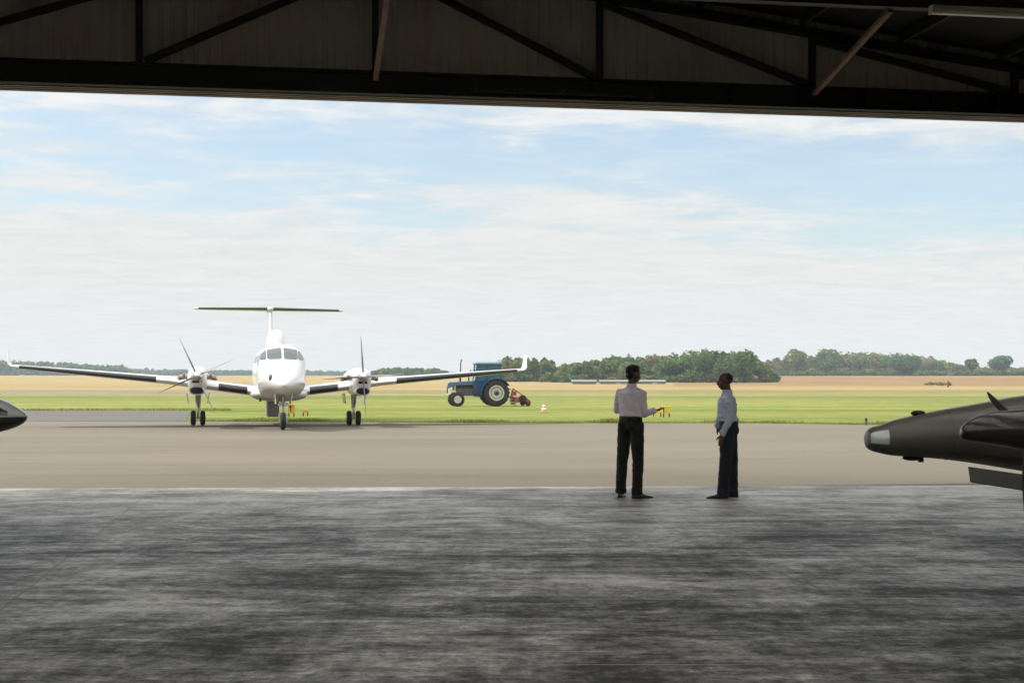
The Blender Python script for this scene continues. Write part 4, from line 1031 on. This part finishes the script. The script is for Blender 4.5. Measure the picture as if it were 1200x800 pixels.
def scrub():
    rng = random.Random(8); vs, fs, cc = [], [], []
    for i in range(7):
        p = at(1087+i*4.2, 290); crown(vs, fs, cc, (p.x, p.y, terrain(p.x, p.y)+.3), 1.0, .8, rng.uniform(.25, .6), 60, .2, LG, rng, 3)
    tag(leaf_obj('scrub', vs, fs, cc), 'low dry scrub patch in the brown field at the right', 'scrub')
scrub()
def tree(px, Y, top, wpx, col, label, leaf=.6, n=2600, seed=1, low=.12, group=None):
    rng = random.Random(seed); p = at(px, Y); zb = terrain(p.x, p.y)-.2; H = zat(top, Y)-zb
    r = empty('broadleaf_tree', (p.x, p.y, zb), rng.random()*0, label, 'tree', group)
    t = MB(); t.tube((0, 0, 0), (.1, 0, H*.4), H*.035, H*.022, 10); t.tube((.1, 0, H*.4), (.2, .1, H*.8), H*.022, H*.006, 8)
    for k in range(6):
        a = k*1.05+rng.random(); t.tube((.1, 0, H*(.28+.06*k)), (math.cos(a)*H*.24, math.sin(a)*H*.24, H*(.55+.05*k)), H*.012, H*.004, 6)
    t.build('trunk', M['trunk'], r)
    vs, fs, cc = [], [], []; W = wpx/FPX*Y/2*1.25; ch = H*(1-low)
    crown(vs, fs, cc, (0, 0, H*low+ch*.5), W, W, ch*.5*1.1, n, leaf, col, rng, 10)
    leaf_obj('crown', vs, fs, cc, r)
tree(1138, 640, 420.5, 15, DK, 'smaller lone dark tree on the horizon at the right', .55, 1300, 1, .35)
tree(1175, 640, 417.5, 24, BL, 'larger round lone tree on the horizon at the far right', .6, 2600, 2, .15)
tree(1059, 630, 416.5, 32, BL, 'broad rounded dark tree standing forward of the right hand wood', .65, 3400, 3, .0)
tree(934, 670, 410.5, 27, LG, 'tall pale green tree at the left of the right hand wood', .65, 2800, 4, .05)
tree(969, 675, 410.8, 26, MG, 'flat topped mid green tree right of the tall pale tree', .65, 2600, 5, .05)
tree(852, 372, 418, 30, DK, 'dark tree at the front of the long wood, above and left of the bald man', .42, 2600, 6, .0)
tree(872, 375, 409, 24, MG, 'tall tree closing the right end of the long wood', .42, 2600, 7, .0)

# ------------------------------------------------------------------ people
def V(*a): return Vector(a)
def ering(c, hx, hy, yaw, n=28):
    """elliptic ring: hx across the body, hy front to back; yaw = direction the body faces"""
    f = Vector((math.cos(yaw), math.sin(yaw), 0)); s = Vector((math.sin(yaw), -math.cos(yaw), 0))
    return [Vector(c)+s*hx*math.cos(t)+f*hy*math.sin(t) for t in [2*math.pi*i/n for i in range(n)]]
def head(mb, c, yaw, pitch=0, k=1.0):
    f = Vector((math.cos(yaw), math.sin(yaw), 0)); s = Vector((math.sin(yaw), -math.cos(yaw), 0)); u = V(0, 0, 1)
    f, u = f*math.cos(pitch)-u*math.sin(pitch), u*math.cos(pitch)+f*math.sin(pitch)
    rot = Matrix((s, f, u)).transposed()
    P = lambda a, b, z: c+s*a*k+f*b*k+u*z*k
    E = lambda p, r: mb.ell(p, tuple(q*k for q in r), 20, 14, rot)
    E(P(0, -.012, .030), (.076, .098, .088)); E(P(0, .012, -.035), (.060, .075, .075)); E(P(0, .045, -.085), (.036, .038, .030))   # skull, face, chin
    E(P(0, .083, .012), (.045, .014, .012)); E(P(0, .098, -.022), (.013, .018, .024)); E(P(0, .088, -.064), (.024, .014, .012))        # brow, nose, lips
    for q in (-1, 1):
        E(P(q*.077, -.010, -.012), (.010, .020, .031)); E(P(q*.042, .062, -.028), (.022, .020, .018))                                   # ears, cheeks
def hand(mb, w, d, pn, side, L_=.185, curl=(.25, .5), spread=.10):
    """w wrist, d pointing direction, pn palm normal (palm faces pn), side: thumb side vector"""
    d = Vector(d).normalized(); pn = Vector(pn); pn = (pn-d*pn.dot(d)).normalized(); t = d.cross(pn)
    if t.dot(Vector(side)) < 0: t = -t
    rot = Matrix((t, d, pn)).transposed()
    mb.ell(w+d*.052, (.038, .056, .016), 16, 10, rot); mb.cap(w-d*.03, .026, w+d*.02, .025, 12)
    for i, (off, ln) in enumerate(((.028, .070), (.010, .079), (-.009, .073), (-.027, .058))):
        b0 = w+d*.078+t*off; sp = t*off*spread*4
        d1 = (d+sp+pn*curl[0]*(1+.15*i)).normalized(); d2 = (d+sp+pn*(curl[0]+curl[1])*(1+.15*i)).normalized()
        m1 = b0+d1*ln*.55; mb.cap(b0-d*.02, .0098, m1, .0088, 10); mb.cap(m1, .0088, m1+d2*ln*.5, .0072, 10)
    tb = w+d*.02+t*.026; td = (t*.75+d*.75+pn*.35).normalized(); td2 = (t*.25+d*.95+pn*.35).normalized()
    mb.cap(tb, .013, tb+td*.042, .011, 10); mb.cap(tb+td*.042, .011, tb+td*.042+td2*.032, .009, 10)
def shoe(r, ank, yaw, sc=1.0, name='shoe'):
    f = Vector((math.cos(yaw), math.sin(yaw), 0)); s = Vector((math.sin(yaw), -math.cos(yaw), 0)); b = Vector((ank.x, ank.y, .0))
    st = [(-.075, .026, .055), (-.05, .036, .085), (.0, .038, .095), (.05, .038, .078), (.10, .044, .058), (.15, .045, .048), (.195, .033, .036), (.222, .012, .022)]
    rings = []
    for a, hw, h in st:
        a *= sc
        rings.append([b+f*a+s*hw*math.cos(t)+V(0, 0, .022+max(0, math.sin(t))*(h-.022)) if math.sin(t) >= -.01 else b+f*a+s*hw*.98*math.cos(t)+V(0, 0, .012) for t in [2*math.pi*i/20 for i in range(20)]])
    sh = MB().loft(rings).build(name, M['shoe'], r, angle=60)
    rings = []
    for z in (.004, .016):
        rg = []
        for a, hw, h in st: rg.append(b+f*a*sc+s*(hw+.004)+V(0, 0, z))
        for a, hw, h in st[::-1]: rg.append(b+f*a*sc-s*(hw+.004)+V(0, 0, z))
        rings.append(rg)
    rings[1] = [p for p in rings[1]]
    MB().loft(rings).build('sole', M['black'], sh, smooth=False)
    MB().prism([b+f*x*sc+s*y+V(0, 0, .001) for x, y in ((-.072, -.03), (-.01, -.034), (-.01, .034), (-.072, .03))], (0, 0, .012)).build('heel', M['black'], sh, smooth=False)
def fold(seed, amp, sx=18, sz=5):
    o = Vector((seed*7.3, seed*3.1, 0))
    def g(c, n):
        p = Vector((c.x*sx, c.y*sx, c.z*sz))+o
        q = mnoise.noise(p+Vector((c.z*9, 0, c.x*8)))*.6+mnoise.noise(Vector((c.x*9+c.z*20, c.y*9, c.z*17-c.x*14))+o)*.5
        return amp*q
    return g
def person(J, label, mats, hair, loc):
    r = empty('person', loc, 0, label, 'person')
    yaw, hy = J['yaw'], J['head_yaw']
    f = Vector((math.cos(yaw), math.sin(yaw), 0)); s = Vector((math.sin(yaw), -math.cos(yaw), 0))      # s = the body's right
    b = MB()
    head(b, J['head'], hy, R(9), k=J.get('hk', 1.0))
    b.cap(J['neck'], .058, J['head']+V(0, 0, -.06)-Vector((math.cos(hy), math.sin(hy), 0))*.02, .054, 18)
    b.cap(J['sr'], .048, J['neck']+V(0, 0, -.075), .045); b.cap(J['sl'], .048, J['neck']+V(0, 0, -.075), .045)
    c = J['chest']; w = J['waist']; p = J['pelvis']
    b.loft([ering(p-V(0, 0, .06), .13, .09, yaw), ering(p, .15, .105, yaw), ering(w, .13, .09, yaw), ering(c, .155, .105, yaw), ering(c+V(0, 0, .08), .135, .085, yaw), ering(J['neck']-V(0, 0, .04), .055, .055, yaw)])
    for a, (sh, el, wr) in (('r', (J['sr'], J['er'], J['wr'])), ('l', (J['sl'], J['el'], J['wl']))):
        b.cap(sh, .050, el, .038, 14); b.cap(el, .040, wr, .026, 14)
    for hp, kn, an in ((J['hr'], J['kr'], J['ar']), (J['hl'], J['kl'], J['al'])):
        b.cap(hp, .082, kn, .052, 16); b.cap(kn, .054, an, .036, 16); b.cap(an, .036, Vector((an.x, an.y, .06)), .034)
    hand(b, J['wr'], *J['hand_r']); hand(b, J['wl'], *J['hand_l'])
    body = b.build('body', mats['skin'], r); remesh(body, .0065, 3)
    # shirt
    t = MB(); n = J['neck']
    t.loft([ering(p+V(0, 0, .035), .158, .118, yaw), ering(p+V(0, 0, .09), .168, .128, yaw), ering(w, .160, .122, yaw), ering((w+c)/2, .172, .126, yaw), ering(c, .180, .126, yaw), ering(c+V(0, 0, .08), .168, .116, yaw),
            ering(n-V(0, 0, .065), .118, .088, yaw), ering(n-V(0, 0, .025), .085, .074, yaw), ering(n+V(0, 0, .022), .064, .066, yaw)])
    for sh, el, wr in ((J['sr'], J['er'], J['wr']), (J['sl'], J['el'], J['wl'])):
        inn = n+(sh-n)*.35-V(0, 0, .045)
        t.cap(inn, .058, sh, .062, 16); t.cap(n-V(0, 0, .028), .052, sh+V(0, 0, .004), .056, 16); t.cap(sh, .064, el, .053, 16); t.cap(el, .056, el+(wr-el)*.90, .040, 16); t.tube(el+(wr-el)*.78, el+(wr-el)*.97, .043, .042, 16)
    shirt = t.build('shirt', mats['shirt'], r); remesh(shirt, .009, 5, fold(J['seed'], .020))
    col = MB()                                       # collar
    rings = [ering(n+V(0, 0, z), hx, hy_, yaw, 32) for z, hx, hy_ in ((-.012, .074, .074), (.030, .066, .068), (.045, .060, .063), (.030, .058, .061))]
    col.loft(rings, cap=False).build('collar', mats['shirt'], shirt, angle=60)
    # trousers
    q = MB()
    q.loft([ering(p-V(0, 0, .11), .150, .115, yaw), ering(p-V(0, 0, .05), .172, .132, yaw), ering(p+V(0, 0, .0), .172, .130, yaw), ering(p+V(0, 0, .06), .163, .124, yaw)])
    q.ell(p-f*.055+s*.07-V(0, 0, .05), (.085, .085, .09)); q.ell(p-f*.055-s*.07-V(0, 0, .05), (.085, .085, .09))
    for hp, kn, an in ((J['hr'], J['kr'], J['ar']), (J['hl'], J['kl'], J['al'])):
        q.cap(hp, .103, kn, .078, 18); q.cap(kn, .078, an+V(0, 0, .03), .070, 18); q.tube(an+V(0, 0, .05), Vector((an.x, an.y, .055))+J.get('brk', V(0, 0, 0)), .074, .080, 18)
    tr = q.build('trousers', mats['trousers'], r); remesh(tr, .009, 4, fold(J['seed']+3, .011, 9, 4))
    MB().loft([ering(p+V(0, 0, z), .170, .130, yaw, 32) for z in (.035, .068)]).build('belt', M['black'], r, angle=60)
    shoe(r, J['ar'], J['toe_r']); shoe(r, J['al'], J['toe_l'])
    # hair
    k = J.get('hk', 1.0); hf = Vector((math.cos(hy), math.sin(hy), 0)); hs = Vector((math.sin(hy), -math.cos(hy), 0)); rot = Matrix((hs, hf, V(0, 0, 1))).transposed()
    h = MB()
    if hair == 'short':
        h.ell(J['head']-hf*.014*k+V(0, 0, .042*k), (.080*k, .097*k, .082*k), 24, 16, rot); h.ell(J['head']-hf*.052*k-V(0, 0, .018), (.066*k, .050*k, .060*k), 20, 12, rot); h.ell(J['head']+hf*.03+V(0, 0, .085), (.060, .058, .036), 20, 12, rot)
        ho = h.build('hair', M['hair'], r); remesh(ho, .007, 2, lambda c, n: mnoise.noise(c*60)*.007)
    else:
        h.ell(J['head']-hf*.018*k+V(0, 0, .030*k), (.0772*k, .0945*k, .0865*k), 24, 16, rot)
        ho = h.build('hair', M['stubble'], r)
    for e in (-1, 1): MB().ell(J['head']+hs*e*.030*k+hf*.076*k-V(0, 0, .002), (.010, .006, .004), 12, 8, rot).build('eye', M['black'], r)
    return r
K = 87.0
def PJ(bx): return lambda px, py, dy=0.0: V((px-bx)/K, dy, (583.6-py)/K)
a = PJ(740)
yw = R(48)
J1 = dict(seed=1, yaw=yw, head_yaw=R(28), hk=1.05, head=a(742.5, 438.2, .02), neck=a(740.2, 453.5, .0), chest=a(738.3, 467, .0), waist=a(738.6, 482, .0), pelvis=a(739, 493.5, .0),
          sr=a(751.0, 461.5, -.115), er=a(754.5, 484.0, -.10), wr=a(767.5, 481.6, .09),
          sl=a(727.3, 461, .115), el=a(724.8, 480.5, .22), wl=a(738, 484, .33),
          hr=a(745.5, 499, -.06), kr=a(747.5, 540, -.05), ar=a(746.2, 577.3, -.05),
          hl=a(733.2, 499, .06), kl=a(730.0, 540, .11), al=a(728.2, 577.3, .10),
          toe_r=R(2), toe_l=R(75), hand_r=(V(.8, .42, .16), V(0, .1, 1), V(.4, -1, 0), .185, (.12, .28), .22), hand_l=(V(1, .35, 0), V(.2, -.2, -1), V(0, 1, .4)))
person(J1, 'man in a pale lilac shirt and black trousers, back half turned, holding out one hand', dict(skin=M['skin_a'], shirt=M['shirt_a'], trousers=M['trousers_a']), 'short', at(740, 18.4))
b_ = PJ(850); yw = R(172)
J2 = dict(seed=2, yaw=yw, head_yaw=R(178), hk=1.0, head=b_(849.3, 446.2, .0), neck=b_(852.2, 460.5, .0), chest=b_(852.0, 473, .0), waist=b_(852.2, 488, .0), pelvis=b_(854, 499, .0),
          sl=b_(853.5, 467.5, -.165), el=b_(852.6, 491, -.215), wl=b_(843.5, 509, -.185),
          sr=b_(851, 467.5, .165), er=b_(846.8, 489, .20), wr=b_(843.0, 501, .15),
          hl=b_(851.5, 505, -.085), kl=b_(848.5, 542, -.10), al=b_(845.5, 577.3, -.09),
          hr=b_(856.5, 505, .085), kr=b_(859.5, 542, .11), ar=b_(860.5, 577.3, .12),
          toe_l=R(186), toe_r=R(165), hand_l=(V(-.12, 0, -1), V(.2, 1, 0), V(-1, 0, .2), .185, (.25, .4)), hand_r=(V(.7, -.15, -.8), V(-.2, -1, 0), V(-1, 0, .2), .185, (.3, .4)))
person(J2, 'shaven headed man in a light blue shirt and navy trousers, side on facing left', dict(skin=M['skin_b'], shirt=M['shirt_b'], trousers=M['trousers_b']), 'stubble', at(850, 18.4))

# ------------------------------------------------------------------ haze
def haze():
    mb = MB(); mb.box((0, 800, 21), (3600, 1780, 46)); o = mb.build('haze', M['black'], smooth=False)
    m = bpy.data.materials.new('haze_air'); nt, N, L = nodes_of(m); N.clear()
    out = N.new('ShaderNodeOutputMaterial'); v = N.new('ShaderNodeVolumePrincipled')
    v.inputs['Color'].default_value = (.80, .90, 1.0, 1); v.inputs['Density'].default_value = .00026
    L.new(v.outputs[0], out.inputs['Volume']); o.data.materials.clear(); o.data.materials.append(m); tag(o, kind='stuff')
haze()

# ------------------------------------------------------------------ light
SUN_EL, SUN_AZ = R(50), R(180+9.03-8)          # azimuth (from +X, counter-clockwise) of the direction TOWARDS the sun
sd = Vector((math.cos(SUN_EL)*math.cos(SUN_AZ), math.cos(SUN_EL)*math.sin(SUN_AZ), math.sin(SUN_EL)))
sl = bpy.data.lights.new('sun', 'SUN'); sl.energy = 2.4; sl.angle = R(2); sl.color = (1, .955, .88)
so = bpy.data.objects.new('sun', sl); COL.objects.link(so); so.rotation_euler = (-sd).to_track_quat('-Z', 'Y').to_euler()
w = bpy.data.worlds.new('World'); scene.world = w; w.use_nodes = True
N, L = w.node_tree.nodes, w.node_tree.links
bg = N['Background']
sky = N.new('ShaderNodeTexSky'); sky.sky_type = 'NISHITA'; sky.sun_disc = False; sky.sun_elevation = SUN_EL
sky.sun_rotation = R(90)-SUN_AZ; sky.air_density = 1.0; sky.dust_density = 1.5; sky.ozone_density = 1
tc = N.new('ShaderNodeTexCoord').outputs['Generated']
sx = N.new('ShaderNodeSeparateXYZ'); L.new(tc, sx.inputs[0])
zz = math_n(N, L, 'ADD', math_n(N, L, 'MAXIMUM', sx.outputs['Z'], 0), .045)
cx = N.new('ShaderNodeCombineXYZ'); L.new(math_n(N, L, 'DIVIDE', sx.outputs['X'], zz), cx.inputs[0]); L.new(math_n(N, L, 'DIVIDE', sx.outputs['Y'], zz), cx.inputs[1])
cv = cx.outputs[0]
n1 = noise_node(N, L, mapping(N, L, cv, (.55, .85, 1), (0, 0, R(14)), (1.3, 4.1, 0)), .9, 8, .58, .35)
n2 = noise_node(N, L, mapping(N, L, cv, (1, 1.3, 1), (0, 0, R(-20)), (7, 2, 0)), 2.8, 8, .62, .6)
s = math_n(N, L, 'MULTIPLY_ADD', n2.outputs['Fac'], .38, math_n(N, L, 'MULTIPLY', n1.outputs['Fac'], .62))
ay = math_n(N, L, 'MAXIMUM', math_n(N, L, 'ABSOLUTE', sx.outputs['Y']), .15)
vv_ = math_n(N, L, 'DIVIDE', sx.outputs['Z'], ay); uu_ = math_n(N, L, 'DIVIDE', sx.outputs['X'], ay)
n0 = noise_node(N, L, mapping(N, L, tc, (3, 3, 10), (0, 0, 0), (2.2, 0, 1)), 1.2, 3, .5)
vv_ = math_n(N, L, 'MULTIPLY_ADD', uu_, .045, vv_)
vv_ = math_n(N, L, 'MULTIPLY_ADD', math_n(N, L, 'SUBTRACT', n0.outputs['Fac'], .5), .08, vv_)
bias = ramp(N, [(0, (.80, .80, .80)), (.30, (.74, .74, .74)), (.42, (.56, .56, .56)), (.50, (.40, .40, .40)), (.60, (.42, .42, .42)), (.70, (.55, .55, .55)), (.85, (.50, .50, .50)), (1, (.56, .56, .56))])
L.new(math_n(N, L, 'DIVIDE', vv_, .27), bias.inputs['Fac'])
s = math_n(N, L, 'MULTIPLY_ADD', math_n(N, L, 'SUBTRACT', bias.outputs['Color'], .5), .75, s)
hi_ = N.new('ShaderNodeMapRange'); hi_.inputs[1].default_value = .24; hi_.inputs[2].default_value = .6; hi_.inputs[3].default_value = 0; hi_.inputs[4].default_value = .22
L.new(sx.outputs['Z'], hi_.inputs[0]); s = math_n(N, L, 'ADD', s, hi_.outputs[0])
cr = ramp(N, [(.43, (.22, .22, .22)), (.49, (.40, .40, .40)), (.55, (.78, .78, .78)), (.61, (1, 1, 1))]); L.new(s, cr.inputs['Fac'])
cc_ = ramp(N, [(.3, (3.52, 3.55, 3.50)), (.7, (4.12, 4.14, 4.06))]); L.new(n2.outputs['Fac'], cc_.inputs['Fac'])
up = N.new('ShaderNodeMapRange'); up.inputs[1].default_value = .16; up.inputs[2].default_value = .9; up.inputs[3].default_value = 1; up.inputs[4].default_value = 2.6
L.new(sx.outputs['Z'], up.inputs[0])
skyc = mixc(N, L, 1.0, sky.outputs[0], (.82, .86, .85), 'MULTIPLY')
vm = N.new('ShaderNodeVectorMath'); vm.operation = 'SCALE'; L.new(cc_.outputs['Color'], vm.inputs[0]); L.new(up.outputs[0], vm.inputs['Scale'])
L.new(mixc(N, L, cr.outputs['Color'], skyc, vm.outputs[0]), bg.inputs['Color'])
bg.inputs['Strength'].default_value = .12

vs_ = scene.view_settings
vs_.view_transform = 'Standard'; vs_.look = 'None'; vs_.exposure = .85; vs_.gamma = 1; vs_.use_curve_mapping = False
cy = scene.cycles
cy.use_denoising = True; cy.max_bounces = 8; cy.diffuse_bounces = 5; cy.volume_bounces = 0; cy.sample_clamp_indirect = 6
